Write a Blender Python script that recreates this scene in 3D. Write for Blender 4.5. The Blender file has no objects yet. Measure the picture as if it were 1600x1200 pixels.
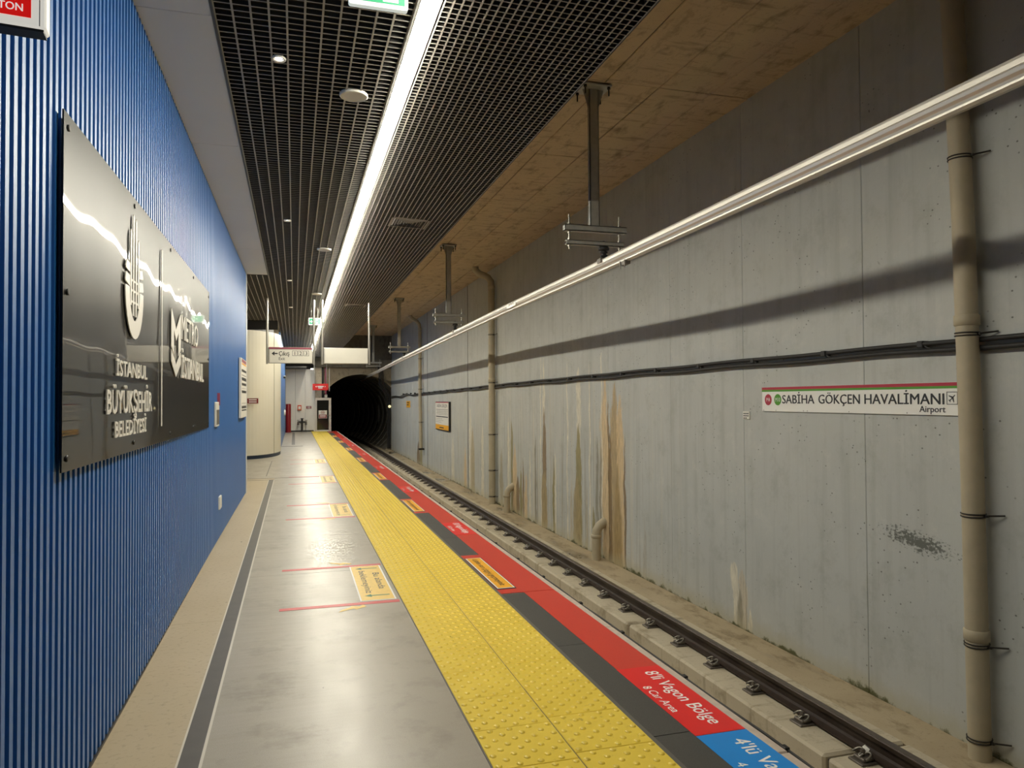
import bpy, bmesh, math, random
from mathutils import Vector, Matrix
random.seed(7)
SC = bpy.context.scene
COL = SC.collection

# ------------------------------------------------------------------ camera, world, exposure
F_PX, VPX, VPY, EYE = 1160.0, 460.0, 626.0, 1.65
d = Vector(((VPX - 800) / F_PX, -(VPY - 600) / F_PX, -1)).normalized()
up = Vector((0, 1, 0)); up = (up - d * up.dot(d)).normalized()
xr = d.cross(up)
cam_d = bpy.data.cameras.new('camera'); cam_d.sensor_width = 36.0; cam_d.lens = F_PX / 1600 * 36
cam_d.clip_start = 0.05; cam_d.clip_end = 200
cam = bpy.data.objects.new('camera', cam_d); COL.objects.link(cam)
cam.matrix_world = Matrix.Translation((0, 0, EYE)) @ Matrix((xr, d, up)).to_4x4()
SC.camera = cam
SC.view_settings.view_transform = 'Standard'; SC.view_settings.look = 'None'
SC.view_settings.gamma = 1.0; SC.view_settings.use_curve_mapping = False
SC.view_settings.exposure = 0.0
LAMP = 102.0                                  # radiance of the linear lamp
wd = bpy.data.worlds.new('world'); SC.world = wd; wd.use_nodes = True
wd.node_tree.nodes['Background'].inputs[0].default_value = (0.5, 0.46, 0.36, 1)
wd.node_tree.nodes['Background'].inputs[1].default_value = 0.012

# ------------------------------------------------------------------ node helpers
class NT:
    def __init__(s, name):
        s.m = bpy.data.materials.new(name); s.m.use_nodes = True
        s.t = s.m.node_tree; s.b = s.t.nodes['Principled BSDF']
        s._pos = None
    def new(s, typ, **k):
        n = s.t.nodes.new(typ)
        for a, v in k.items(): setattr(n, a, v)
        return n
    def put(s, sock, v):
        if hasattr(v, 'is_linked'): s.t.links.new(v, sock)
        elif isinstance(v, (tuple, list)): sock.default_value = (*v, 1) if len(v) == 3 and sock.type == 'RGBA' else v
        else: sock.default_value = v
    def M(s, op, a, b=0.0, c=None, clamp=False):
        n = s.new('ShaderNodeMath', operation=op, use_clamp=clamp)
        s.put(n.inputs[0], a); s.put(n.inputs[1], b)
        if c is not None: s.put(n.inputs[2], c)
        return n.outputs[0]
    def pos(s):
        if s._pos is None:
            g = s.new('ShaderNodeNewGeometry'); x = s.new('ShaderNodeSeparateXYZ')
            s.t.links.new(g.outputs['Position'], x.inputs[0]); s._pos = (g.outputs['Position'], *x.outputs)
        return s._pos
    def noise(s, scale=(1, 1, 1), sc=1.0, det=4, rough=.55, off=(0, 0, 0)):
        mp = s.new('ShaderNodeMapping'); s.t.links.new(s.pos()[0], mp.inputs['Vector'])
        mp.inputs['Scale'].default_value = scale; mp.inputs['Location'].default_value = off
        n = s.new('ShaderNodeTexNoise'); s.t.links.new(mp.outputs[0], n.inputs['Vector'])
        n.inputs['Scale'].default_value = sc; n.inputs['Detail'].default_value = det; n.inputs['Roughness'].default_value = rough
        return n.outputs['Fac']
    def vor(s, scale, sc):
        mp = s.new('ShaderNodeMapping'); s.t.links.new(s.pos()[0], mp.inputs['Vector']); mp.inputs['Scale'].default_value = scale
        n = s.new('ShaderNodeTexVoronoi'); s.t.links.new(mp.outputs[0], n.inputs['Vector']); n.inputs['Scale'].default_value = sc
        return n.outputs['Distance']
    def step(s, v, lo, hi):                      # 0..1 ramp between lo and hi
        n = s.new('ShaderNodeMapRange', clamp=True); s.put(n.inputs['Value'], v)
        n.inputs['From Min'].default_value = lo; n.inputs['From Max'].default_value = hi
        return n.outputs['Result']
    def mix(s, f, a, b):
        n = s.new('ShaderNodeMix', data_type='RGBA'); s.put(n.inputs['Factor'], f)
        s.put(n.inputs[6], a); s.put(n.inputs[7], b)
        return n.outputs[2]
    def bump(s, h, strength=.3, dist=.01):
        n = s.new('ShaderNodeBump'); s.put(n.inputs['Height'], h)
        n.inputs['Strength'].default_value = strength; n.inputs['Distance'].default_value = dist
        s.t.links.new(n.outputs[0], s.b.inputs['Normal'])
    def set(s, **k):
        for a, v in k.items(): s.put(s.b.inputs[a.replace('_', ' ')], v)
        return s

def simple(name, c, rough=.5, metal=0.0, var=.0, vs=6.0, spec=None, coat=0.0, bump=0.0):
    n = NT(name)
    if var:
        f = n.noise(sc=vs, det=5)
        n.set(Base_Color=n.mix(f, tuple(x * (1 - var) for x in c), tuple(min(1, x * (1 + var)) for x in c)))
        if bump: n.bump(f, bump, .004)
    else: n.set(Base_Color=c)
    n.set(Roughness=rough, Metallic=metal)
    if coat: n.set(Coat_Weight=coat, Coat_Roughness=.05)
    if spec is not None: n.b.inputs['Specular IOR Level'].default_value = spec
    return n.m

def glow(name, c, s):
    n = NT(name); n.set(Base_Color=tuple(min(.8, v * .8) for v in c), Emission_Color=c, Emission_Strength=s); return n.m

def SR(r, g, b):                                # sRGB 0..255 -> linear
    f = lambda v: (v / 255 / 12.92) if v <= 10 else ((v / 255 + .055) / 1.055) ** 2.4
    return (f(r), f(g), f(b))

MT = {}
MT['lamp'] = glow('lamp_diffuser', (1.0, .945, .785), LAMP)
MT['spot'] = glow('spot_lens', (1.0, .96, .88), 14)
MT['exit_green'] = glow('exit_green', SR(20, 165, 110), .42)
MT['exit_white'] = glow('exit_white', (.86, .95, .90), .5)
MT['glow_white'] = glow('added_glow_white', (.86, .83, .74), .62)  # glow added to the sign box faces, which the lamp strip leaves dark
MT['glow_red'] = glow('added_glow_red', SR(225, 24, 20), .62)
MT['glow_letter'] = glow('added_glow_letter', (.95, .93, .88), .62)
MT['amber_lens'] = glow('amber_lens', (1.0, .85, .45), 1.2)
MT['blue'] = simple('blue_paint', SR(34, 108, 184), .40, var=.08, vs=1.2, spec=.8)
MT['blue'].node_tree.nodes['Principled BSDF'].inputs['Coat Weight'].default_value = .4
MT['blue'].node_tree.nodes['Principled BSDF'].inputs['Coat Roughness'].default_value = .42
MT['white'] = simple('white_enamel', (.74, .72, .65), .35, var=.04)
MT['cream'] = simple('cream_panel', (.70, .66, .55), .32, var=.05, vs=1.5)
MT['soffit'] = simple('soffit_paint', (.70, .68, .62), .5, var=.06, vs=1.1)
MT['endpanel'] = simple('end_panel', (.78, .75, .68), .4, var=.03)
MT['black'] = simple('black_paint', (.012, .012, .012), .45)
MT['print'] = simple('black_print', (.02, .02, .022), .5)
MT['printwhite'] = simple('white_print', (.85, .83, .8), .5)
MT['plenum'] = simple('plenum_dark', (.018, .016, .014), .9)
MT['grille'] = simple('grille_blade', (.035, .033, .03), .6)  # near black: the shade on the blade sides is put into the colour
MT['pale_edge'] = simple('grille_lit_edge', (.27, .255, .23), .45, var=.12, vs=2)  # paler grey: bounce light on the blade undersides put into the colour
MT['steel'] = simple('galvanised_steel', (.40, .39, .35), .42, metal=.35, var=.25, vs=14)
MT['bolt'] = simple('bolt_steel', (.35, .33, .29), .35, metal=.8)
MT['alu'] = simple('brushed_aluminium', (.62, .58, .52), .3, metal=.45, var=.06, vs=5)
MT['poles'] = simple('satin_pole', (.55, .53, .49), .3, metal=.75)
MT['pvc'] = simple('dusty_pvc', SR(178, 166, 140), .55, var=.16, vs=7)
MT['rubber'] = simple('black_rubber', (.016, .015, .014), .6, var=.4, vs=20)
MT['clamp'] = simple('dark_clamp', (.035, .03, .025), .5, metal=.4)
MT['railsteel'] = simple('rail_brown', (.045, .03, .022), .45, metal=.35, var=.45, vs=16)
MT['railtop'] = simple('rail_running_face', (.16, .13, .11), .33, metal=.8, var=.3, vs=30)
MT['cast'] = simple('cast_fastener', (.14, .12, .10), .5, metal=.4, var=.4, vs=40)
MT['red'] = simple('sign_red', SR(214, 22, 20), .4)
MT['redfilm'] = simple('red_film', SR(226, 30, 28), .35)
MT['bluefilm'] = simple('blue_film', SR(10, 135, 220), .35)
MT['amber'] = simple('amber_film', SR(240, 172, 28), .4, var=.06)
MT['wornyellow'] = simple('worn_yellow_film', SR(226, 190, 96), .45, var=.22, vs=25)
MT['wornred'] = simple('worn_red_tape', SR(196, 70, 72), .45, var=.2, vs=30)
MT['greenprint'] = simple('green_print', SR(40, 110, 82), .5)
MT['linered'] = simple('line_red', SR(176, 40, 62), .4)
MT['linegreen'] = simple('line_green', SR(82, 150, 40), .4)
MT['brushed_letter'] = simple('satin_letter', (.78, .75, .70), .35, var=.04)
MT['darkred'] = simple('oxide_red', SR(132, 14, 20), .4)
MT['orange'] = simple('orange_red_box', SR(205, 85, 50), .45)
MT['glass'] = simple('dark_door_glass', (.012, .013, .01), .08, spec=.6)
MT['darkblue'] = simple('navy_skirting', SR(22, 40, 62), .4)
MT['mag'] = simple('magenta_band', SR(150, 70, 90), .45)
MT['signwhite'] = simple('sign_white', (.86, .845, .79), .4)
MT['paper'] = simple('poster_paper', (.76, .73, .66), .5)
MT['gravel'] = simple('dark_antislip', (.055, .052, .045), .8, var=.55, vs=260, bump=.6)
MT['floorstrip'] = simple('dark_floor_strip', (.085, .075, .062), .42, var=.25, vs=9)
MT['whiteline'] = simple('pale_joint', (.62, .58, .5), .4)
MT['joint'] = simple('dark_joint', (.10, .09, .075), .6)
MT['nosing'] = simple('pale_nosing', (.52, .43, .36), .6, var=.25, vs=18)

def mat_redband():
    n = NT('red_band_paint'); a = n.noise(sc=1.2, det=3); b = n.noise(sc=40, det=3)
    c = n.mix(a, SR(196, 48, 34), SR(204, 62, 44)); c = n.mix(n.step(b, .62, .8), c, SR(170, 48, 38))
    n.set(Base_Color=c, Roughness=.38); return n.m
MT['redband'] = mat_redband()

def mat_yellow():
    n = NT('tactile_yellow'); a = n.noise(sc=3, det=5); b = n.noise(sc=14, det=6, rough=.7); k = n.noise(sc=1.1, det=2)
    c = n.mix(a, SR(220, 190, 58), SR(236, 208, 84))
    c = n.mix(n.M('MULTIPLY', n.step(b, .60, .74), n.step(k, .42, .62)), c, SR(138, 112, 34))
    n.set(Base_Color=c, Roughness=.34); n.bump(b, .12, .003); return n.m
MT['yellow'] = mat_yellow()

def mat_floor():
    n = NT('platform_resin'); a = n.noise(sc=.9, det=6); b = n.noise(scale=(1, .35, 1), sc=5, det=6, rough=.65); g = n.noise(sc=210, det=2)
    c = n.mix(a, (.305, .275, .225), (.41, .375, .31)); c = n.mix(n.step(g, .48, .70), c, (.30, .265, .21))
    c = n.mix(n.step(n.noise(sc=2.6, det=6, rough=.7, off=(8, 1, 0)), .52, .70), c, (.245, .215, .17))
    s_ = n.M('MULTIPLY', n.step(n.noise(scale=(1, .8, 1), sc=34, det=4, off=(3, 1, 0)), .72, .76), n.step(n.noise(sc=1.7, det=1), .52, .58))
    c = n.mix(s_, c, (.13, .11, .09))
    n.set(Base_Color=c, Roughness=n.M('ADD', n.M('MULTIPLY', b, .22), .24))
    n.b.inputs['Specular IOR Level'].default_value = .5
    w1 = n.noise(scale=(.22, 1.5, 1), sc=2.6, det=3); w2 = n.noise(scale=(.9, 1.0, 1), sc=1.2, det=2, off=(2, 2, 0))
    n.bump(n.M('ADD', n.M('ADD', n.M('MULTIPLY', w1, 1.6), w2), n.M('MULTIPLY', b, .14)), .34, .016)
    return n.m
MT['floor'] = mat_floor()

def mat_screed():
    n = NT('beige_screed'); a = n.noise(scale=(1, .5, 1), sc=2.2, det=6); b = n.noise(sc=30, det=4); s = n.vor((1, .55, 1), 5.5)
    c = n.mix(a, (.40, .315, .19), (.52, .43, .29)); c = n.mix(n.step(b, .55, .8), c, (.31, .24, .14))
    c = n.mix(n.M('MULTIPLY', n.step(s, .085, .05), n.step(n.noise(sc=2, det=1), .5, .6)), c, (.05, .035, .02))
    n.set(Base_Color=c, Roughness=.42); n.bump(b, .15, .004); return n.m
MT['screed'] = mat_screed()

def mat_wall():
    n = NT('painted_concrete_wall'); P, X, Y, Z = n.pos()
    a = n.noise(sc=.7, det=6); v = n.noise(scale=(1, 7, .35), sc=1.0, det=5); fine = n.noise(sc=60, det=3)
    c = n.mix(a, (.415, .428, .405), (.53, .54, .51))
    c = n.mix(n.M('MULTIPLY', n.step(v, .5, .72), .35), c, (.30, .30, .27))
    bl = n.noise(sc=2.6, det=7, rough=.72, off=(0, 7, 3)); c = n.mix(n.M('MULTIPLY', n.step(bl, .52, .68), .5), c, (.34, .345, .31)); c = n.mix(n.M('MULTIPLY', n.step(bl, .44, .33), .35), c, (.60, .59, .54))
    # pits
    p = n.M('MULTIPLY', n.step(n.vor((1, .8, 1), 17), .16, .08), n.step(n.noise(sc=1.6, det=2, off=(0, 5, 2)), .52, .58))
    c = n.mix(p, c, (.15, .145, .13))
    # scuffed patch beside the big pipe
    dy = n.M('DIVIDE', n.M('SUBTRACT', Y, 5.14), .50); dz = n.M('DIVIDE', n.M('SUBTRACT', Z, n.M('ADD', n.M('MULTIPLY', Y, .12), -.20)), .115)
    e = n.M('SUBTRACT', 1.0, n.M('SQRT', n.M('ADD', n.M('MULTIPLY', dy, dy), n.M('MULTIPLY', dz, dz))), clamp=True)
    c = n.mix(n.M('MULTIPLY', n.step(e, .0, .08), n.step(n.M('ADD', n.M('MULTIPLY', e, .30), n.noise(scale=(1, .6, 1), sc=48, det=5, rough=.65)), .60, .70)), c, (.13, .135, .12))
    # faint pale runs lower down, further along
    reg = n.M('MULTIPLY', n.step(Y, 8.5, 12.5), n.step(Z, 2.6, .2))
    r1 = n.noise(scale=(1, 9, .16), sc=1.5, det=5, rough=.6, off=(0, 3, 1))
    c = n.mix(n.M('MULTIPLY', n.M('MULTIPLY', n.step(r1, .54, .66), reg), .75), c, (.60, .55, .44))
    r2 = n.noise(scale=(1, 11, .2), sc=1.4, det=5, rough=.6, off=(0, 9, 4))
    c = n.mix(n.M('MULTIPLY', n.M('MULTIPLY', n.step(r2, .57, .68), reg), .75), c, (.24, .20, .12))
    # individual lime and rust runs: (y, top z, half width, fade length, colour)
    tan, brown, olive, pale = (.72, .53, .29), (.24, .15, .06), (.30, .25, .09), (.76, .71, .57)
    runs = [(11.78, 2.05, .17, 1.3, tan), (11.36, 1.95, .16, 1.0, (.48, .34, .16)), (11.14, 1.75, .12, .9, tan), (11.55, 1.2, .05, .6, brown),
            (11.25, .6, .13, 1.2, (.40, .28, .12)), (12.98, 2.25, .08, .4, pale), (13.0, 1.2, .13, .7, olive), (13.1, .2, .16, .5, (.42, .33, .17)),
            (15.0, 2.55, .05, .5, pale), (14.98, 1.5, .10, .9, brown), (15.0, .2, .16, .6, (.44, .34, .18)), (14.33, .66, .06, .5, pale), (14.40, .5, .05, .8, olive),
            (16.3, -.05, .10, .6, tan), (16.7, 0., .10, .6, olive), (17.2, .6, .16, .8, tan), (17.45, 1.2, .07, .6, olive), (16.95, -.15, .10, .3, brown),
            (17.75, 1.3, .08, .6, pale), (21.9, 1.4, .16, .8, pale), (21.6, .9, .2, .8, (.50, .42, .26)), (22.6, .2, .15, .6, tan), (18.4, .4, .12, .7, (.45, .40, .28)),
            (20.4, 1.0, .12, .6, pale), (31.7, -.1, .35, .6, brown), (31.0, .2, .25, .5, olive), (24.5, .4, .2, .6, pale),
            (7.88, -.32, .055, .10, pale), (7.73, -.38, .075, .16, (.62, .55, .42)), (7.60, -.78, .03, .2, pale), (7.80, -.62, .06, .3, (.33, .30, .22)), (10.3, -.1, .04, .6, (.5, .48, .42)),
            (11.62, 1.7, .03, .9, brown), (11.96, .9, .05, .6, (.35, .32, .25)), (10.97, 1.1, .035, .9, brown), (12.45, 2.3, .03, .4, pale), (11.9, 2.5, .02, .3, pale), (15.2, 2.6, .03, .4, pale), (16.0, .5, .06, .6, pale), (15.6, .9, .05, .5, (.3, .27, .2)), (16.5, .3, .05, .5, brown), (13.4, .1, .06, .6, (.55, .5, .38)), (12.3, -.25, .08, .5, olive), (12.6, .1, .05, .6, (.5, .45, .33)), (13.6, 2.4, .03, .4, pale), (12.1, 1.0, .05, .5, (.3, .28, .22))]
    wob = n.M('MULTIPLY', n.M('SUBTRACT', n.noise(scale=(1, 2.0, 1.3), sc=1.0, det=3), .5), .22)
    rag = n.noise(scale=(1, 13, 2.2), sc=2.2, det=6, rough=.7)
    yw = n.M('ADD', Y, wob)
    for (y, zt, hw, L, col) in runs:
        w = n.M('MULTIPLY', n.M('POWER', n.M('MULTIPLY', n.M('SUBTRACT', zt, Z), 1 / L, clamp=True), .55), hw * 1.35)
        dd = n.M('ABSOLUTE', n.M('SUBTRACT', yw, y))
        k = n.M('ADD', n.M('DIVIDE', n.M('SUBTRACT', w, dd), hw * .8 + .01), n.M('MULTIPLY', n.M('SUBTRACT', rag, .5), 2.4))
        k = n.M('MULTIPLY', n.step(k, .0, .45), n.step(w, .0, hw * .15))
        c = n.mix(n.M('MULTIPLY', k, .88), c, n.mix(n.step(rag, .35, .62), tuple(x * .62 for x in col), col))
    # splash and moss line along the foot
    foot = n.M('ADD', Z, n.M('MULTIPLY', n.noise(sc=3.2, det=5, rough=.7), .35))
    c = n.mix(n.M('MULTIPLY', n.step(foot, -.70, -.90), .6), c, (.42, .38, .24))
    c = n.mix(n.step(foot, -.885, -.925), c, (.085, .085, .03))
    n.set(Base_Color=c, Roughness=.62)
    n.bump(n.M('ADD', n.M('MULTIPLY', fine, .25), n.M('ADD', n.M('MULTIPLY', a, .4), rag)), .22, .008)
    return n.m
MT['wall'] = mat_wall()

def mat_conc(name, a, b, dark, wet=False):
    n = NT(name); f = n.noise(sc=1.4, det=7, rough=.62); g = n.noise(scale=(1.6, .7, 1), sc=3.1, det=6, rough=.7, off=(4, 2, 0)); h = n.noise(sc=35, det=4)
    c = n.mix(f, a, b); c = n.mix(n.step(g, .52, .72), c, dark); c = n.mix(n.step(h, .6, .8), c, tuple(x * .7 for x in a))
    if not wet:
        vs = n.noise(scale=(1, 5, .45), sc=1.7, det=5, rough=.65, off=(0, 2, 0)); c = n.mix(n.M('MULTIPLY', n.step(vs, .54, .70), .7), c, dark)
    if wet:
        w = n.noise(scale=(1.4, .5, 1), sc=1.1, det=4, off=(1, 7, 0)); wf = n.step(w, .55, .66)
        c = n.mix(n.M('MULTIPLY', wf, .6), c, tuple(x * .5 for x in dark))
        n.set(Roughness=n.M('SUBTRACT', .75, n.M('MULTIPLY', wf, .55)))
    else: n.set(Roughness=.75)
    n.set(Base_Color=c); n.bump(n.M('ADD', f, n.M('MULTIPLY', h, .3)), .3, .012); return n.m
MT['bed'] = mat_conc('damp_track_concrete', (.34, .265, .16), (.52, .43, .29), (.17, .125, .065), True)
MT['plinth'] = mat_conc('plinth_concrete', (.46, .40, .29), (.60, .53, .40), (.27, .215, .135))
MT['portal'] = mat_conc('portal_concrete', (.26, .21, .14), (.36, .30, .20), (.15, .115, .07))
MT['slab'] = mat_conc('formwork_slab', (.46, .35, .225), (.58, .45, .30), (.22, .165, .10))
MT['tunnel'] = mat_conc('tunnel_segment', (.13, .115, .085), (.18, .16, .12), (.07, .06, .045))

def mat_panel():
    n = NT('black_acrylic'); n.set(Base_Color=(.005, .005, .005), Roughness=.29, Coat_Weight=.62, Coat_Roughness=.012, Coat_IOR=1.36)
    n.b.inputs['Specular IOR Level'].default_value = .14
    return n.m
MT['acrylic'] = mat_panel()

# ------------------------------------------------------------------ mesh helpers
WLOC = {}
class MB:
    def __init__(s): s.v = []; s.f = []; s.sm = []
    def add(s, vs, fs, smooth=False):
        o = len(s.v); s.v += [Vector(p) for p in vs]; s.f += [tuple(i + o for i in f) for f in fs]; s.sm += [smooth] * len(fs); return s
    def box(s, x0, x1, y0, y1, z0, z1):
        return s.add([(x, y, z) for z in (z0, z1) for y in (y0, y1) for x in (x0, x1)],
                     [(0, 2, 3, 1), (4, 5, 7, 6), (0, 1, 5, 4), (2, 6, 7, 3), (0, 4, 6, 2), (1, 3, 7, 5)])
    def cbox(s, x0, x1, y0, y1, z0, z1, b=.005):           # box with chamfered edges
        bm = bmesh.new(); bmesh.ops.create_cube(bm, size=1)
        for v in bm.verts: v.co = Vector(((x0 + x1) / 2 + v.co.x * (x1 - x0), (y0 + y1) / 2 + v.co.y * (y1 - y0), (z0 + z1) / 2 + v.co.z * (z1 - z0)))
        bmesh.ops.bevel(bm, geom=list(bm.edges), offset=b, segments=1, affect='EDGES')
        bm.verts.index_update(); s.add([v.co.copy() for v in bm.verts], [[v.index for v in f.verts] for f in bm.faces]); bm.free(); return s
    def tube(s, path, r, n=12, caps=True):
        path = [Vector(p) for p in path]; rs = r if isinstance(r, (list, tuple)) else [r] * len(path)
        vs = []; ref = None
        for i, p in enumerate(path):
            t = (path[min(i + 1, len(path) - 1)] - path[max(i - 1, 0)]).normalized()
            if ref is None: ref = Vector((0, 0, 1)) if abs(t.z) < .9 else Vector((1, 0, 0))
            a = (ref - t * ref.dot(t)).normalized(); b = t.cross(a); ref = a
            vs += [p + a * rs[i] * math.cos(2 * math.pi * k / n) + b * rs[i] * math.sin(2 * math.pi * k / n) for k in range(n)]
        fs = [(i * n + k, i * n + (k + 1) % n, (i + 1) * n + (k + 1) % n, (i + 1) * n + k) for i in range(len(path) - 1) for k in range(n)]
        s.add(vs, fs, True)
        if caps:
            m = len(path) - 1
            s.add(vs[:n], [tuple(reversed(range(n)))]); s.add(vs[m * n:], [tuple(range(n))])
        return s
    def lathe(s, prof, c, n=16, axis=(0, 0, 1)):           # profile of (radius, height)
        ax = Vector(axis); a = Vector((1, 0, 0)) if abs(ax.x) < .9 else Vector((0, 1, 0)); b = ax.cross(a); c = Vector(c)
        vs = [c + ax * h + (a * math.cos(2 * math.pi * k / n) + b * math.sin(2 * math.pi * k / n)) * r for r, h in prof for k in range(n)]
        fs = [(i * n + k, i * n + (k + 1) % n, (i + 1) * n + (k + 1) % n, (i + 1) * n + k) for i in range(len(prof) - 1) for k in range(n)]
        s.add(vs, fs, True); s.add(vs[:n], [tuple(reversed(range(n)))]); s.add(vs[-n:], [tuple(range(n))]); return s
    def prism(s, poly, o, u, v, depth):                    # polygon in (u, v) thickened along u x v
        o, u, v = Vector(o), Vector(u), Vector(v); nn = u.cross(v).normalized(); n = len(poly)
        if sum(poly[i][0] * poly[(i + 1) % n][1] - poly[(i + 1) % n][0] * poly[i][1] for i in range(n)) < 0: poly = poly[::-1]
        A = [o + u * a + v * b for a, b in poly]; B = [p + nn * depth for p in A]
        s.add(A + B, [tuple(reversed(range(n))), tuple(range(n, 2 * n))] + [(i, (i + 1) % n, (i + 1) % n + n, i + n) for i in range(n)]); return s
    def sweep(s, prof, path, closed=True):                 # x-z profile carried along a path that runs mostly in y
        n = len(prof); vs = [Vector((p[0] + a, p[1], p[2] + b)) for p in path for a, b in prof]
        fs = [(i * n + k, i * n + (k + 1) % n, (i + 1) * n + (k + 1) % n, (i + 1) * n + k) for i in range(len(path) - 1) for k in range(n)]
        s.add(vs, fs); s.add(vs[:n], [tuple(range(n))]); s.add(vs[-n:], [tuple(reversed(range(n)))]); return s
    def build(s, name, mat, parent=None, at=None):
        me = bpy.data.meshes.new(name)
        if parent is not None: off = WLOC[parent.name]
        elif at is not None: off = Vector(at)
        else:
            lo = [min(v[i] for v in s.v) for i in range(3)]; hi = [max(v[i] for v in s.v) for i in range(3)]
            off = Vector(((lo[0] + hi[0]) / 2, (lo[1] + hi[1]) / 2, lo[2]))
        me.from_pydata([v - off for v in s.v], [], s.f); me.update()
        me.polygons.foreach_set('use_smooth', s.sm)
        bm = bmesh.new(); bm.from_mesh(me); bmesh.ops.recalc_face_normals(bm, faces=bm.faces); bm.to_mesh(me); bm.free()
        me.materials.append(MT[mat]); o = bpy.data.objects.new(name, me); COL.objects.link(o)
        if parent is not None: o.parent = parent
        else: o.location = off
        WLOC[o.name] = off.copy(); return o

def tag(o, label, cat, group=None):
    o['label'] = label; o['category'] = cat
    if group: o['group'] = group
    return o
def thing(name, loc, label, cat, group=None):
    o = bpy.data.objects.new(name, None); COL.objects.link(o); o.location = loc; o.empty_display_size = .1
    WLOC[o.name] = Vector(loc); return tag(o, label, cat, group)
def struct(name, loc=(0, 0, 0)):
    o = bpy.data.objects.new(name, None); COL.objects.link(o); o.location = loc; WLOC[o.name] = Vector(loc); o['kind'] = 'structure'; return o
def S(o): o['kind'] = 'structure'; return o
def copy_tree(o, parent=None, loc=None, label=None):
    c = o.copy(); COL.objects.link(c); c.parent = parent
    WLOC[c.name] = Vector(loc) if loc is not None else WLOC.get(parent.name if parent else o.name, Vector())
    if loc is not None: c.location = loc
    if label: c['label'] = label
    for ch in list(o.children): copy_tree(ch, c)
    return c
def part_copy(o, delta):                                   # one more piece of the same parent, shared mesh
    c = o.copy(); COL.objects.link(c); c.location = Vector(o.location) + Vector(delta); return c

_caph = None
def text(body, name, mat, parent, o, u, v, width=None, cap=None, align='L', depth=0.0, bold=.012, res=3):
    """Letters as a mesh; o = left end of the baseline, u reading direction, v up."""
    cu = bpy.data.curves.new('text', 'FONT'); cu.body = body; cu.resolution_u = res; cu.offset = bold if depth else 0.0
    tmp = bpy.data.objects.new('text', cu); me = bpy.data.meshes.new_from_object(tmp)
    xs = [q.co.x for q in me.vertices]; x0, x1 = min(xs), max(xs)
    sy = cap / .69; sx = width / (x1 - x0) if width else sy
    u, v, o = Vector(u), Vector(v), Vector(o); nn = u.cross(v)
    if align == 'C': o = o - u * (sx * (x1 - x0) / 2)
    if align == 'R': o = o - u * (sx * (x1 - x0))
    b = MB(); pts = [o + u * ((q.co.x - x0) * sx) + v * (q.co.y * sy) for q in me.vertices]; fs = [list(p.vertices) for p in me.polygons]
    if bold >= .01 and not depth:
        for k in (-1, 1): b.add([p + u * (k * bold * cap * .9) + v * (.25 * k * bold * cap) + nn * (k * .00004) for p in pts], fs)
    if depth:
        k = len(pts); e = {}
        for f in fs:
            for i in range(len(f)):
                key = (f[i], f[(i + 1) % len(f)]); e[key] = e.get(key, 0) + 1
        b.add(pts + [p + nn * depth for p in pts], [list(reversed(f)) for f in fs] + [[i + k for i in f] for f in fs] +
              [(a, c, c + k, a + k) for (a, c) in e if (c, a) not in e])
    else: b.add(pts, fs)
    bpy.data.meshes.remove(me); bpy.data.objects.remove(tmp); bpy.data.curves.remove(cu)
    return b.build(name, mat, parent)

YF, YN = 41.0, -5.0                                        # end wall and the wall behind the camera
UX, UY, UZ = Vector((1, 0, 0)), Vector((0, 1, 0)), Vector((0, 0, 1))

# ------------------------------------------------------------------ setting: platform floor
floor = struct('floor', (.6, 0, 0))
MB().box(-6.0, 2.16, YN, YF + .5, -.30, -.004).build('slab', 'floor', floor)
MB().box(1.0, 2.05, YN, YF + .5, -1.5, -.30).build('side_wall', 'plinth', floor)
xs_main = [-.40, .85]
def flat(name, mat, x0, x1, y0, y1, z=0.0, par=None, t=.004): return MB().box(x0, x1, y0, y1, z - t, z).build(name, mat, par or floor)
# resin bays between hairline joints
ys = [YN, -1.2, 3.1, 7.4, 11.7, 16.62]
for a, b in zip(ys[:-1], ys[1:]): flat('resin_bay', 'floor', -.402, .845, a + .002, b - .002)
ys = [17.12, 21.4, 24.6, 28.2, 32.4, 36.6, YF]
for a, b in zip(ys[:-1], ys[1:]):
    flat('resin_bay', 'floor', -.58 if a < 24 else -.45, .845, a + .004, b - .004)
flat('resin_bay', 'floor', -6.0, -.60, 17.12, 25.9)
ys = [YN, 1.0, 6.0, 11.0, 16.30]
for a, b in zip(ys[:-1], ys[1:]):
    flat('screed_bay', 'screed', -.95, -.518, a + .001, b - .001)
    flat('pale_line', 'whiteline', -.518, -.508, a, b); flat('pale_line', 'whiteline', -.416, -.402, a, b)
    flat('dark_strip', 'floorstrip', -.508, -.416, a + .001, b - .001)
flat('screed_bay', 'screed', -6.0, -.95, 14.3, 16.30); flat('screed_bay', 'screed', -6.0, -.402, 16.36, 16.62)
flat('cross_joint', 'joint', -6.0, -.40, 16.30, 16.36); flat('cross_joint', 'joint', -6.0, .52, 16.62, 16.70)
flat('cross_joint', 'floorstrip', -6.0, .845, 16.70, 17.12).data.materials[0] = MT['floor']
flat('dark_strip', 'floorstrip', -.60, -.58, 17.12, 21.4)
flat('cross_joint', 'joint', -.45, .30, 27.9, 28.15, .001); flat('dark_strip', 'floorstrip', -.10, .02, 29.0, YF - 1, .001)
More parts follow.
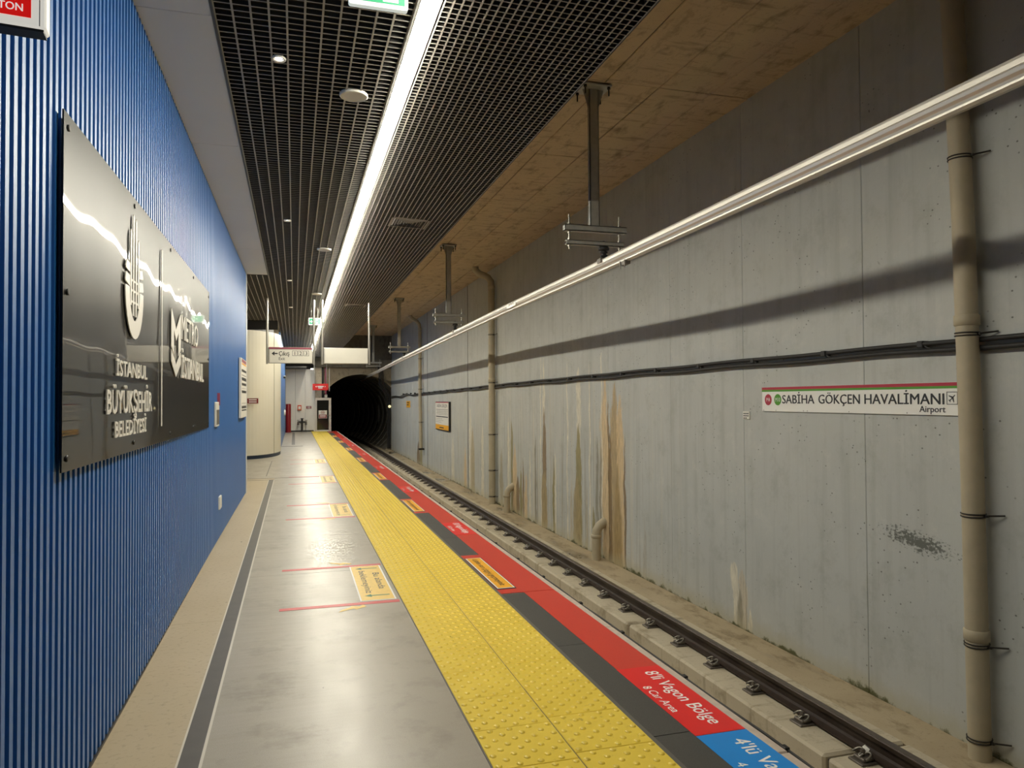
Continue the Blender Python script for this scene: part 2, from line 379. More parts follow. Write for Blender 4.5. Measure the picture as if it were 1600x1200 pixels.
# black anti-slip strip, interrupted by the warning plates
PLATE_Y = [6.91 + 4.69 * i for i in range(0, 8)]
for j in range(8): flat('antislip_strip', 'gravel', 1.682, 1.882, -5 + j * 1.386 + .003, -5 + (j + 1) * 1.386 - .003, .001)
flat('red_band', 'redband', 1.884, 2.158, -5, 6.10, .001)
for i, c in enumerate(PLATE_Y):
    if c > YF - .8: break
    a, b = c + .80, min(c + 4.69 - .80, YF); k = 3
    for j in range(k):
        flat('antislip_strip', 'gravel', 1.682, 1.882, a + (b - a) * j / k + .003, a + (b - a) * (j + 1) / k - .003, .001)
    flat('red_band', 'redband', 1.884, 2.158, c - .80, min(c + 4.69 - .80, YF), .001)
    flat('red_patch', 'redband', 1.682, 1.883, c - .80, c + .80, .001)
for j in range(23):
    a = YN + 2 * j; MB().cbox(2.158, 2.215, a + .004, min(a + 1.996, YF), -.06, -.002, .006).build('edge_nosing', 'nosing', floor)

# tactile paving: two rows of tiles, each tile a piece
tact = thing('tactile_paving', (1.26, 0, 0), 'yellow blister paving running along the platform beside the dark strip', 'paving')
def tile_mb(x0, y0, s=.4):
    b = MB(); b.cbox(x0 + .001, x0 + s - .001, y0 + .001, y0 + s - .001, -.002, .006, .002)
    for r in range(8):
        for c in range(4):
            cx = x0 + .025 + c * .1 + (.05 if r % 2 else 0); cy = y0 + .025 + r * .05; n = 8; vs = []
            for rad, h in ((.0175, .006), (.0145, .0105), (.008, .0125)):
                vs += [(cx + rad * math.cos(6.2832 * k / n), cy + rad * math.sin(6.2832 * k / n), h) for k in range(n)]
            b.add(vs, [(i * n + k, i * n + (k + 1) % n, (i + 1) * n + (k + 1) % n, (i + 1) * n + k) for i in range(2) for k in range(n)] + [tuple(range(2 * n, 3 * n))], True)
    return b
t0 = tile_mb(.852, 0.0).build('tile', 'yellow', tact)
for col in range(2):
    for r in range(-2, 102):
        if (col, r) == (0, 0): continue
        part_copy(t0, (col * .4035, r * .402 + (.05 if col else 0), random.uniform(-.0004, .0004)))
flat('tile_bedding', 'joint', .846, 1.682, YN, YF, .001)

# ------------------------------------------------------------------ setting: track bed
bed = struct('floor_track', (3.6, 0, -1.1))
MB().box(4.62, 5.2, YN, YF + 24, -1.5, -1.09).build('bed_slab', 'bed', bed)
MB().box(2.0, 4.62, YN, YF + 24, -1.6, -1.42).build('invert', 'bed', bed)
for j in range(20):
    a = 8.26 + 3.47 * (j - 4)
    MB().cbox(3.86, 4.625, a + .02, a + 3.45, -1.45, -1.068, .02).build('plinth_block', 'plinth', bed)
    MB().cbox(2.30, 3.02, a + .02, a + 3.45, -1.45, -1.068, .02).build('plinth_block', 'plinth', bed)
    MB().box(3.90, 4.60, a - .02, a + .02, -1.45, -1.10).build('plinth_joint', 'joint', bed)

# ------------------------------------------------------------------ setting: right wall in cast bays
wr = struct('wall_right', (5.1, 0, -1.1))
ys = [YN, -1.5, 2.2, 5.72, 7.66, 9.43, 11.6, 13.8, 17.95, 22.2, 25.8, 29.4, 33.0, 37.0, YF]
for a, b in zip(ys[:-1], ys[1:]):
    MB().cbox(5.1, 5.4, a + .002, b - .002, -1.3, 5.3, .004).build('cast_bay', 'wall', wr)
for y in (22.2, 29.4): MB().box(5.096, 5.104, y - .03, y + .03, -1.1, 5.15).build('joint_seal', 'joint', wr)

# ------------------------------------------------------------------ setting: slab ceiling over the track, in formwork panels
ceil = struct('ceiling', (3.5, 0, 5.15))
MB().box(-6.2, 5.4, YN, YF + .3, 5.166, 5.4).build('slab', 'joint', ceil)
p0 = MB().cbox(2.01, 2.650, 0, 2.490, 5.15, 5.168, .006).build('formwork_panel', 'slab', ceil)
for i in range(5):
    for j in range(-2, 17):
        if (i, j) != (0, 0): part_copy(p0, (i * .648, j * 2.5, random.uniform(-.004, .004)))
MB().box(-6.2, 1.99, YN, YF, 4.55, 4.6).build('plenum_board', 'plenum', ceil)
MB().box(1.99, 2.0, YN, 40.0, 3.96, 5.15).build('plenum_side', 'plenum', ceil)
# open cell grilles, left of the lamp level, right of the lamp sloping down to the track
NC = 16; PL = .072 * NC
def grille_mb(w, n, nc=NC):
    b, l = MB(), MB(); p = w / n
    for i in range(n + 1):
        b.box(i * p - .003, i * p + .003, 0, PL - .002, .003, .034); l.box(i * p - (.0062 if nc == NC else .0048), i * p + (.0062 if nc == NC else .0048), 0, PL - .002, 0, .003)
    q = PL / nc; t = 1.0 if nc == NC else .8
    for j in range(nc):
        b.box(0, w, j * q - .002, j * q + .002, .003, .026); l.box(0, w, j * q - .0042 * t, j * q + .0042 * t, .0006, .003)
    return b, l
def grille_row(x, z, w, n, ang, y0, cnt, nc=NC):
    b, l = grille_mb(w, n, nc); R = Matrix.Rotation(ang, 3, 'Y')
    for q in (b, l): q.v = [R @ v + Vector((x, y0, z)) for v in q.v]
    o = b.build('grille_panel', 'grille', ceil); l.build('grille_lit_edge', 'pale_edge', o)  # pale under-edge added to show the blade bottoms as lit
    for k in range(1, cnt):
        c = o.copy(); COL.objects.link(c); c.location = Vector((0, k * PL, 0)); c2 = o.children[0].copy(); COL.objects.link(c2); c2.parent = c
grille_row(-.455, 3.95, 1.135, 11, 0, -3.6, 38)
grille_row(.835, 3.948, 1.145, 22, math.atan2(.045, 1.145), -3.6, 38, 20)
for k in range(4): grille_row(-.455 - 1.14 * (k + 1) - .0, 3.95, 1.135, 11, 0, 14.30, 7)
MB().box(-.470, -.455, YN, 14.28, 3.93, 4.0).build('edge_trim', 'black', ceil)
MB().box(.682, .694, YN, YF - 1.5, 3.944, 4.03).build('edge_trim', 'grille', ceil)
MB().box(1.980, 1.988, YN, 40.0, 3.900, 3.94).build('edge_trim', 'grille', ceil)
MB().box(-6.2, -.46, 22.45, 22.5, 3.7, 4.55).build('plenum_fascia', 'plenum', ceil)
# white soffit over the blue wall
sof = struct('trim_1', (-.67, 0, 3.95))
for j in range(8):
    a = -4.8 + 2.375 * j; MB().cbox(-.95, -.472, a + .002, a + 2.373, 3.945, 4.0, .003).build('soffit_panel', 'soffit', sof)
# ------------------------------------------------------------------ setting: blue ribbed wall
wl = struct('wall_left', (-.88, 0, 0))
def wall_x(y): return -.892 + .0003 * y * y
MB().box(-1.3, -1.0, YN, 14.15, -.1, 4.2).build('backing', 'plenum', wl)
RP, NR = .073, 14
def rib_panel():
    pr = []
    for i in range(NR):
        y = i * RP
        pr += [(-.058, y), (-.058, y + .036), (0, y + .038), (0, y + .071)]
    pr += [(-.058, NR * RP)]
    b = MB(); n = len(pr)
    b.add([(x, y, 0.012) for x, y in pr] + [(x, y, 3.95) for x, y in pr], [(i, i + 1, i + 1 + n, i + n) for i in range(n - 1)]); return b
rp = None
for j in range(-5, 14):
    y = j * NR * RP + .06; x = wall_x(max(y, 0)); x2 = wall_x(max(y + NR * RP, 0))
    if rp is None:
        rp = rib_panel().build('ribbed_panel', 'blue', wl); o = rp
    else:
        o = rp.copy(); COL.objects.link(o)
    o.location = Vector((x, y, 0)) - WLOC['wall_left']; o.rotation_euler.z = -math.atan2(x2 - x, NR * RP)
    WLOC[o.name] = Vector((x, y, 0))
# rib_panel was built relative to the wall origin: put the mesh back in its own frame
rp.data.transform(Matrix.Translation(WLOC['wall_left']))
MB().box(-1.0, -.822, 14.10, 14.20, 0, 3.95).build('corner_trim', 'white', wl)
MB().box(-.93, -.88, YN, 14.1, 0, .012).build('foot_rail', 'black', wl)

# ------------------------------------------------------------------ setting: far end, concourse side, tunnel
wc = struct('wall_concourse', (-3, 26, 0))
MB().box(-6.2, -6.0, 14.2, 26, -.1, 4.3).build('panel', 'cream', wc)
MB().box(-6.0, -1.3, 13.9, 14.1, -.1, 4.3).build('panel', 'cream', wc)
MB().box(-6.0, -.50, 26.0, 26.2, -.1, 4.3).build('panel', 'cream', wc)
for j in range(7): MB().cbox(-.60, -.455, 26.0 + j * 2.14 + .004, 26.0 + (j + 1) * 2.14 - .004, .0, 3.95, .004).build('blue_panel', 'blue', wc)
we = struct('wall_end', (.3, YF, 0))
for j in range(3): MB().cbox(-.45 + j * .5 + .003, -.45 + (j + 1) * .5 - .003, YF, YF + .1, .07, 3.32, .004).build('white_panel', 'endpanel', we)
MB().box(-.45, 1.05, YF - .012, YF + .1, 0, .07).build('skirting', 'black', we)
MB().box(.985, 1.055, YF - .06, YF + .1, 0, 3.95).build('corner_post', 'white', we)
MB().box(-.6, 1.06, YF + .1, YF + .3, 0, 5.2).build('backing', 'plenum', we)
MB().cbox(-.455, .60, 39.2, YF, 3.32, 3.40, .004).build('low_soffit', 'grille', we)
for j in range(7): MB().box(.05 + j * .07, .09 + j * .07, 39.25, 39.9, 3.305, 3.32).build('louver_slat', 'black', we)

wp = struct('wall_portal', (3.4, YF, -1.1))
TC, TR = Vector((3.45, YF, .78)), 2.28
b = MB(); N = 56; X0, X1, Z0, Z1 = 1.06, 6.0, -1.6, 5.2; vs = []
for k in range(N):
    a = 2 * math.pi * k / N; c, s_ = math.cos(a), math.sin(a); ts = []
    if c > 1e-6: ts.append((X1 - TC.x) / c)
    if c < -1e-6: ts.append((X0 - TC.x) / c)
    if s_ > 1e-6: ts.append((Z1 - TC.z) / s_)
    if s_ < -1e-6: ts.append((Z0 - TC.z) / s_)
    t = max(min(ts), TR + .01)
    for yy in (0, .35): vs += [(TC.x + c * TR, YF + .02 + yy, TC.z + s_ * TR), (TC.x + c * t, YF + .02 + yy, TC.z + s_ * t)]
fs = []
for k in range(N):
    q = (k + 1) % N
    fs += [(4 * k, 4 * k + 1, 4 * q + 1, 4 * q), (4 * k, 4 * q, 4 * q + 2, 4 * k + 2), (4 * k + 2, 4 * q + 2, 4 * q + 3, 4 * k + 3)]
b.add(vs, fs); b.build('portal_face', 'portal', wp)
MB().cbox(1.06, 1.40, YF - .10, YF + .05, 0, 4.6, .006).build('concrete_pier', 'plinth', wp)
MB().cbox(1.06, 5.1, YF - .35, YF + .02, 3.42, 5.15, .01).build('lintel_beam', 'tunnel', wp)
MB().box(1.56, 1.66, YF - .06, YF, 1.9, 4.0).build('conduit_cover', 'mag', wp)
MB().box(1.40, 1.50, YF - .06, YF, 1.8, 4.0).build('cable_riser', 'rubber', wp)
MB().box(1.78, 1.82, YF - .06, YF, 2.15, 4.0).build('conduit', 'white', wp)
# cable bundle climbing the right edge of the portal
for k in range(4):
    MB().tube([(5.04 - .05 * k, YF - .05, -1.0), (5.05 - .05 * k, YF - .06, .9), (4.98 - .07 * k, YF - .06, 1.9), (4.70 - .09 * k, YF - .06, 2.55), (4.62 - .06 * k, YF - .06, 3.4)], .022, 6).build('portal_cable', 'rubber', wp)

tun = struct('wall_tunnel', (3.45, 42, .78))
def ring_mb():
    b = MB(); n = 28; prof = [(0.0, .04), (.03, 0), (1.36, 0), (1.40, .04)]; vs = []
    for y, dr in prof:
        vs += [(TC.x + (TR + .02 + dr) * math.cos(2 * math.pi * k / n), YF + .36 + y, TC.z + (TR + .02 + dr) * math.sin(2 * math.pi * k / n)) for k in range(n)]
    b.add(vs, [(i * n + k, i * n + (k + 1) % n, (i + 1) * n + (k + 1) % n, (i + 1) * n + k) for i in range(3) for k in range(n)]); return b
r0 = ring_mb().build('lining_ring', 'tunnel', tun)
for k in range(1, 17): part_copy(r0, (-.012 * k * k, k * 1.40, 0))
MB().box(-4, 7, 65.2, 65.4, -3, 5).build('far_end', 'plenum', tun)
wb = S(MB().box(-6.2, 5.4, YN - .3, YN, -1.6, 5.4).build('wall_back', 'wall'))

# ------------------------------------------------------------------ the linear lamp
lamp = thing('linear_light', (.76, 0, 3.93), 'continuous glowing strip lamp set between the two ceiling grilles', 'lamp')
b = MB(); x0, x1, zb, zt = .722, .796, 3.926, 3.958; LY0 = 2.2; yy = [LY0 + i * 1.0 for i in range(int(YF - 1.6 - LY0) + 1)]
for a, c in zip(yy[:-1], yy[1:]):
    b.add([(x0, a, zb), (x1, a, zb), (x1, c, zb), (x0, c, zb), (x0, a, zt), (x1, a, zt), (x1, c, zt), (x0, c, zt)], [(0, 1, 2, 3), (0, 3, 7, 4), (1, 5, 6, 2)])
b.build('diffuser', 'lamp', lamp)
b = MB(); b.box(.700, .722, LY0, yy[-1], 3.945, 4.08).box(.796, .818, LY0, yy[-1], 3.945, 4.08).box(.700, .818, LY0, yy[-1], 4.08, 4.09)
b.box(.702, .814, yy[-1], yy[-1] + .01, 3.94, 4.08); b.build('housing', 'white', lamp)
yk = yy[-1]
lamp2 = thing('wall_washer_lamp', (.86, 40.0, 3.2), 'small glowing lamp under the low soffit at the far end', 'lamp')
MB().cbox(.80, .96, 39.6, 40.4, 3.285, 3.318, .004).build('housing', 'white', lamp2)
MB().box(.82, .94, 39.63, 40.37, 3.275, 3.286).build('diffuser', 'spot', lamp2)
#==DETAILS==
# ------------------------------------------------------------------ overhead conductor rail and its brackets
bar = thing('conductor_rail', (3.4, 8, 3.1), 'long pale aluminium overhead conductor rail running above the track into the tunnel', 'rail')
BPATH = [(3.47, -4.6, 3.27), (3.395, 2.7, 3.228), (3.335, 7.68, 3.14), (3.40, 11.8, 3.15), (3.49, 16.45, 3.14), (3.61, 25.5, 3.07), (3.76, 35.0, 2.985), (4.0, 47.0, 2.95)]
half = [(-.018, .066), (-.044, .066), (-.046, .050), (-.046, .022), (-.040, .018), (-.045, .012), (-.040, -.006), (-.024, -.020), (-.019, -.034), (-.030, -.040), (-.030, -.052), (-.012, -.064)]
prof = half + [(-x, z) for x, z in reversed(half)]
MB().sweep(prof, BPATH).build('profile', 'alu', bar)
sp = MB().cbox(3.335, 3.352, 11.15, 11.65, 3.125, 3.165, .003).build('splice_plate', 'alu', bar)
b = MB()
for k in range(4):
    for z in (3.165, 3.188): b.lathe([(.009, 0), (.009, .012)], (3.352, 11.2 + k * .12, z), 6, (-1, 0, 0))
b.build('splice_bolt', 'black', sp)
b = MB(); b.box(3.31, 3.36, 7.05, 7.20, 3.055, 3.092).box(3.30, 3.305, 7.06, 7.08, 3.02, 3.10).box(3.30, 3.305, 7.17, 7.19, 3.02, 3.10); b.build('wire_clamp', 'cast', bar)

def bracket(x, y, xi, zu, zb, label):
    r = thing('catenary_bracket', (x, y, 5.15), label, 'bracket', 'conductor rail brackets')
    zl = zu - .15
    # post: open channel
    b = MB(); b.box(x - .055, x + .055, y - .03, y - .022, zu + .07, 5.14).box(x - .055, x - .047, y - .03, y + .03, zu + .07, 5.14).box(x + .047, x + .055, y - .03, y + .03, zu + .07, 5.14)
    b.build('post', 'steel', r)
    p = MB().cbox(x - .17, x + .17, y - .15, y + .15, 5.118, 5.138, .004).build('head_plate', 'steel', r)
    b = MB()
    for sx in (-1, 1): b.prism([(0, 0), (.07, 0), (0, -.22)], (x + sx * .055, y, 5.12), (sx, 0, 0), (0, 0, 1), .008)
    b.build('gusset', 'steel', p)
    for sx in (-1, 1):
        for sy in (-1, 1):
            b = MB(); c = (x + sx * .14, y + sy * .12, 5.02); b.lathe([(.009, 0), (.009, .10)], c, 6).lathe([(.02, .075), (.02, .096)], c, 6); b.build('anchor_bolt', 'clamp', p)
    x0, x1 = x - .36, x + .38
    b = MB(); b.box(x0, x1, y - .045, y - .037, zu, zu + .07).box(x0, x1, y - .045, y + .03, zu + .062, zu + .07).box(x0, x1, y - .045, y + .03, zu, zu + .008).box(x0, x0 + .006, y - .045, y + .03, zu, zu + .07)
    b.build('upper_beam', 'steel', r)
    b = MB(); b.box(x0 + .02, x1 - .03, y - .03, y - .022, zl, zl + .05).box(x0 + .02, x1 - .03, y - .03, y + .03, zl + .043, zl + .05).box(x0 + .02, x1 - .03, y - .03, y + .03, zl, zl + .007)
    b.build('lower_beam', 'steel', r)
    for xx in (x0 + .06, x1 - .08):
        b = MB(); b.tube([(xx, y - .005, zl - .05), (xx, y - .005, zu + .19)], .009, 8)
        for z in (zl - .02, zl + .055, zu - .022, zu + .074): b.lathe([(.019, 0), (.019, .016)], (xx, y - .005, z), 6)
        b.build('threaded_rod', 'bolt', r)
    # insulator with sheds, between the lower beam and the rail
    h = zl - (zb + .066); b = MB(); pr = [(.012, h + .06), (.012, h), (.05, h - .004), (.062, h - .022), (.06, h - .045), (.028, h - .05)]; zz = h - .05
    n = max(2, int((zz - .03) / .03))
    for k in range(n):
        q = zz - (zz - .03) * k / n; st = (zz - .03) / n; pr += [(.024, q - .1 * st), (.044, q - .45 * st), (.044, q - .6 * st), (.024, q - .9 * st)]
    pr += [(.02, .03), (.02, .010)]
    b.lathe(list(reversed(pr)), (xi, y, zb + .066), 16); ins = b.build('insulator', 'rubber', r)
    b = MB(); b.box(xi - .05, xi + .05, y - .05, y + .05, zb + .0675, zb + .080).box(xi - .060, xi - .050, y - .05, y + .05, zb + .03, zb + .080).box(xi + .050, xi + .060, y - .05, y + .05, zb + .03, zb + .080)
    b.build('rail_clamp', 'cast', ins)
    return r
bracket(3.22, 7.68, 3.335, 3.51, 3.14, 'nearest steel bracket holding the conductor rail, hanging from the bare ceiling by one post')
bracket(3.34, 16.45, 3.49, 3.52, 3.14, 'second steel bracket along the conductor rail, above the poster board on the wall')
bracket(3.45, 25.5, 3.61, 3.43, 3.07, 'third steel bracket along the conductor rail, just left of the thin far wall pipe top')
bracket(3.53, 35.0, 3.76, 3.36, 2.985, 'farthest steel bracket of the conductor rail, beside the blank hanging sign and tunnel mouth')

# ------------------------------------------------------------------ running rails with fasteners
def rail_prof(): 
    h = [(-.07, 0), (-.07, .012), (-.02, .026), (-.009, .045), (-.009, .105), (-.034, .118), (-.036, .148), (-.028, .155)]
    return h + [(-x, z) for x, z in reversed(h)]
RZ = -1.050
def rail(x, label):
    r = thing('running_rail', (x, 12, RZ), label, 'rail')
    MB().sweep(rail_prof(), [(x, YN + .1, RZ), (x, 30, RZ), (x + .0, 45, RZ), (x - .6, 64, RZ)]).build('rail_profile', 'railsteel', r)
    MB().box(x - .026, x + .026, YN + .1, 42, RZ + .1545, RZ + .1565).build('running_face', 'railtop', r)
    return r
r1 = rail(4.20, 'brown steel rail with a row of clips, on the kerb between platform and grey wall')
r2 = rail(2.70, 'plain brown steel rail close under the platform edge')
x = 4.20; y = 0.0
b = MB(); b.cbox(x - .20, x + .20, y - .075, y + .075, -1.070, -1.052, .004).cbox(x - .17, x - .075, y - .055, y + .055, -1.052, -1.025, .006).cbox(x + .075, x + .17, y - .055, y + .055, -1.052, -1.025, .006)
fz = b.build('rail_fastener', 'cast', r1)
for sx in (-1, 1):
    b = MB(); cx = x + sx * .125
    pts = []
    for k in range(19):                                    # two-loop spring clip
        a = math.pi * (1.15 - 1.3 * k / 18); pts.append((cx - sx * (.045 * math.sin(a) - .02), y - .042 + .034 * math.cos(a) , -1.012 + .022 * math.sin(a)))
    for k in range(19):
        a = math.pi * (1.15 - 1.3 * k / 18); pts.append((cx - sx * (.045 * math.sin(a) - .02), y + .042 + .034 * math.cos(a), -1.012 + .022 * math.sin(a)))
    b.tube(pts[::2], .0085, 6); b.build('spring_clip', 'bolt', fz)
    b = MB(); b.lathe([(.012, 0), (.012, .055), (.022, .055), (.022, .03)][:2], (cx, y, -1.03), 8).lathe([(.022, 0), (.022, .018)], (cx, y, -1.005), 6); b.build('fastening_bolt', 'cast', fz)
FY = [5.33 + .69 * k for k in range(-3, 53)]
fz.location.y += FY[0]
for yy_ in FY[1:]:
    c = fz.copy(); COL.objects.link(c); c.location = Vector(fz.location) + Vector((0, yy_ - FY[0], 0))
    for ch in fz.children: q = ch.copy(); COL.objects.link(q); q.parent = c
MB().add([(4.118, 4.62, -.975), (4.122, 4.68, -.97), (4.10, 4.70, -1.0), (4.105, 4.63, -1.01), (4.11, 4.66, -.955)], [(0, 1, 2, 3), (0, 4, 1)]).build('paper_scrap', 'white', r1)

# cable clipped along the platform edge
ec = thing('edge_cable', (2.225, 10, -.03), 'thin black cable clipped along the pale platform edge', 'cable')
MB().tube([(2.230 + .003 * math.sin(i * 1.7), YN + .2 + i * .5, -.010 - .005 * (i % 2)) for i in range(91)], .0075, 6).build('cable_run', 'rubber', ec)
k0 = MB().cbox(2.214, 2.242, -.02, .02, -.035, .002, .003).build('cable_clip', 'rubber', ec)
k0.location.y += .47
for k in range(1, 47): part_copy(k0, (0, k * .87 + random.uniform(-.05, .05), 0))

# ------------------------------------------------------------------ wall pipes, cables
def clamp(r, x, y, z, rad):
    b = MB()
    for dz in (-.011, .011):
        b.tube([(x + (rad + .004) * math.cos(2 * math.pi * k / 20), y + (rad + .004) * math.sin(2 * math.pi * k / 20), z + dz) for k in range(21)], .0055, 6)
    c = b.build('pipe_clamp', 'clamp', r)
    b = MB(); b.tube([(x + .02, y - rad - .012, z), (x + .04, y - rad - .03, z + .004), (5.088, y - rad - .10, z + .012)], .007, 6); b.lathe([(.014, 0), (.014, .016)], (x + .02, y - rad - .014, z - .008), 6); b.build('clamp_bolt', 'clamp', c)
def pipe(path, rad, label, clamps, collars):
    r = thing('drain_pipe', path[-1], label, 'pipe')
    MB().tube(path, rad, 20).build('pipe_body', 'pvc', r)
    def yat(z):
        for p, q in zip(path[:-1], path[1:]):
            if (p[2] - z) * (q[2] - z) <= 0: t = (z - p[2]) / (q[2] - p[2] + 1e-9); return p[1] + (q[1] - p[1]) * t
        return path[-1][1]
    for z in collars:
        y = yat(z); MB().lathe([(rad + .001, -.045), (rad + .010, -.04), (rad + .010, .034), (rad + .004, .04)], (path[-1][0], y, z), 20).build('collar', 'pvc', r)
    for z in clamps: clamp(r, path[-1][0], yat(z), z, rad)
    return r
pipe([(4.985, 4.60, 5.148), (4.985, 4.52, 3.0), (4.985, 4.48, 1.0), (4.985, 4.46, -1.09)], .080, 'large dusty beige drain pipe at the right, beside the station name board', (3.51, 2.13, .745, -.235, -.945), (2.24, -.16))
pipe([(4.58, 18.98, 5.146), (4.58, 18.98, 5.06), (4.68, 18.96, 4.96), (4.80, 18.93, 4.92), (4.90, 18.9, 4.86), (4.965, 18.87, 4.76), (4.98, 18.87, 4.62), (4.98, 18.87, 2.0), (4.98, 18.9, -1.09)], .088, 'beige drain pipe with a bent top, midway along the wall right of the poster board', (3.35, 2.09, .73, -.21, -.89), (4.60, 2.16))
pipe([(4.60, 30.5, 5.146), (4.60, 30.5, 5.06), (4.72, 30.5, 4.97), (4.86, 30.5, 4.90), (4.95, 30.5, 4.78), (4.98, 30.5, 4.6), (4.98, 30.5, 2.0), (4.98, 30.3, -.33)], .075, 'thin far drain pipe left of the poster board, ending above the floor', (3.35, 2.09, .73), (4.58,))
b = MB().box(4.88, 5.1, 30.18, 30.42, -.40, -.335)
tag(b.build('pipe_bracket', 'clamp'), 'dark bracket under the short end of the far drain pipe', 'bracket')
def stub(x, y, label):
    r = thing('outlet_pipe', (x, y, -1.09), label, 'pipe')
    MB().tube([(x, y, -1.09), (x, y, -.70), (x + .01, y, -.60), (x + .06, y, -.52), (5.12, y, -.44)], .078, 18).build('pipe_body', 'pvc', r)
    MB().lathe([(.079, 0), (.090, .008), (.090, .05), (.082, .058)], (x, y, -.72), 18).build('collar', 'pvc', r)
stub(4.94, 11.80, 'short stained pipe stub elbowing out of the wall amid tan lime stains')
stub(4.94, 17.35, 'short pipe stub elbowing out of the wall just right of the midway drain pipe')

def cable(z0, rad, mat, label, wav, clips):
    r = thing('wall_cable', (5.05, 10, z0), label, 'cable'); pts = []
    base = [(-5, 2.09), (4.1, 2.09), (7.1, 2.085), (10.3, 2.07), (17.3, 2.035), (30.4, 1.925), (41.0, 1.83)]
    y = -4.6
    while y < 40.9:
        for p, q in zip(base[:-1], base[1:]):
            if p[0] <= y <= q[0]: zz = p[1] + (q[1] - p[1]) * (y - p[0]) / (q[0] - p[0])
        far = max(0, min(1, (y - 31.5) / 2)) * max(0, min(1, (39 - y) / 2))
        pts.append((5.055 - .01 * abs(math.sin(y)), y, zz - 2.09 + z0 + wav * math.sin(y * 2.6) * (1 - far) + far * .05 * math.sin(y * 1.3 + (0 if z0 > 2.06 else .9)) ))
        y += .3
    MB().tube(pts, rad, 8).build('cable_run', mat, r)
    if clips:
        b = MB().cbox(5.022, 5.1, -.03, .03, z0 - .03, z0 + .026, .005).tube([(5.05, .02, z0 + .02), (5.045, -.06, z0 - .035), (5.05, -.11, z0 - .05)], .011, 6)
        c0 = b.build('cable_saddle', 'rubber', r); c0.location.y += 5.0
        for k in range(1, 27): part_copy(c0, (0, k * 1.19, -(k * 1.19) * .006 if k < 20 else -.15))
    return r
cable(2.092, .020, 'rubber', 'upper black cable strung along the grey wall with saddle clips', .004, True)
cable(2.030, .022, 'rubber', 'lower black cable strung along the grey wall, just under the clipped one', .008, False)

# ------------------------------------------------------------------ signs on the right wall
sg = thing('station_name_sign', (5.09, 5.96, 1.49), 'long white station name board with red and green top stripes and black letters', 'sign')
Y0, Y1, Z0_, Z1_ = 7.27, 4.655, 1.497, 1.767
MB().cbox(5.080, 5.098, Y1, Y0, Z0_, Z1_, .003).build('board', 'signwhite', sg)
def wplate(name, mat, ya, yb, za, zb, par, x=5.0795): return MB().box(x - .0008, x, min(ya, yb), max(ya, yb), za, zb).build(name, mat, par)
wplate('red_stripe', 'linered', Y0, Y1, 1.738, 1.766, sg); wplate('green_stripe', 'linegreen', Y0, Y1, 1.717, 1.738, sg)
wt = lambda body, y, z, w, cap, mat='print', bold=.036: text(body, 'lettering', mat, sg, (5.0785, y, z), -UY, UZ, w, cap, 'L', 0, bold)
wt('SABİHA', 6.905, 1.588, .515, .090); wt('GÖKÇEN', 6.325, 1.588, .570, .090); wt('HAVALİMANI', 5.695, 1.588, .880, .090); wt('Airport', 5.065, 1.522, .262, .052)
for yc, m_, tx in ((7.155, 'linered', 'M4'), (6.985, 'linegreen', 'M10')):
    b = MB(); b.lathe([(.062, 0), (.062, .001)], (5.0793, yc, 1.628), 24, (-1, 0, 0)); p = b.build('line_badge', m_, sg)
    text(tx, 'badge_lettering', 'printwhite', p, (5.0778, yc, 1.607), -UY, UZ, .066 if tx == 'M4' else .084, .044, 'C', 0, .004)
b = MB(); yc, zc, q = 4.738, 1.638, .052
for a_, c_ in ((-1, 1),):
    b.box(5.078, 5.0786, yc - q, yc + q, zc + q - .005, zc + q).box(5.078, 5.0786, yc - q, yc + q, zc - q, zc - q + .005).box(5.078, 5.0786, yc - q, yc - q + .005, zc - q, zc + q).box(5.078, 5.0786, yc + q - .005, yc + q, zc - q, zc + q)
b.build('icon_frame', 'print', sg)
plane = [(0, 1), (.1, .85), (.11, .35), (.9, -.15), (.9, -.33), (.11, -.05), (.09, -.6), (.32, -.82), (.32, -.95), (0, -.84)]
plane = plane + [(-x_, y_) for x_, y_ in reversed(plane[1:-1])]
ca, sa = math.cos(math.radians(-48)), math.sin(math.radians(-48))
MB().prism([((x_ * ca - y_ * sa) * .040, (x_ * sa + y_ * ca) * .040) for x_, y_ in plane], (5.0786, yc, zc), -UY, UZ, .0006).build('plane_icon', 'print', sg)
for y_ in (7.24, 7.02, 6.56, 6.50, 5.9, 5.2, 4.68):
    MB().lathe([(.006, 0), (.004, .003)], (5.0795, y_, 1.512), 8, (-1, 0, 0)).build('screw', 'bolt', sg)

sp = thing('marker_plate', (5.095, 7.595, 1.40), 'small square white marker plate on the grey wall, left of the name board', 'plate')
MB().cbox(5.086, 5.099, 7.53, 7.66, 1.40, 1.492, .003).build('plate', 'white', sp)
for k in range(3):
    for j in range(3 - (k == 2)):
        MB().box(5.0848, 5.0858, 7.645 - j * .037 - .026, 7.645 - j * .037, 1.472 - k * .026 - .012, 1.472 - k * .026).build('printed_mark', 'print', sp)

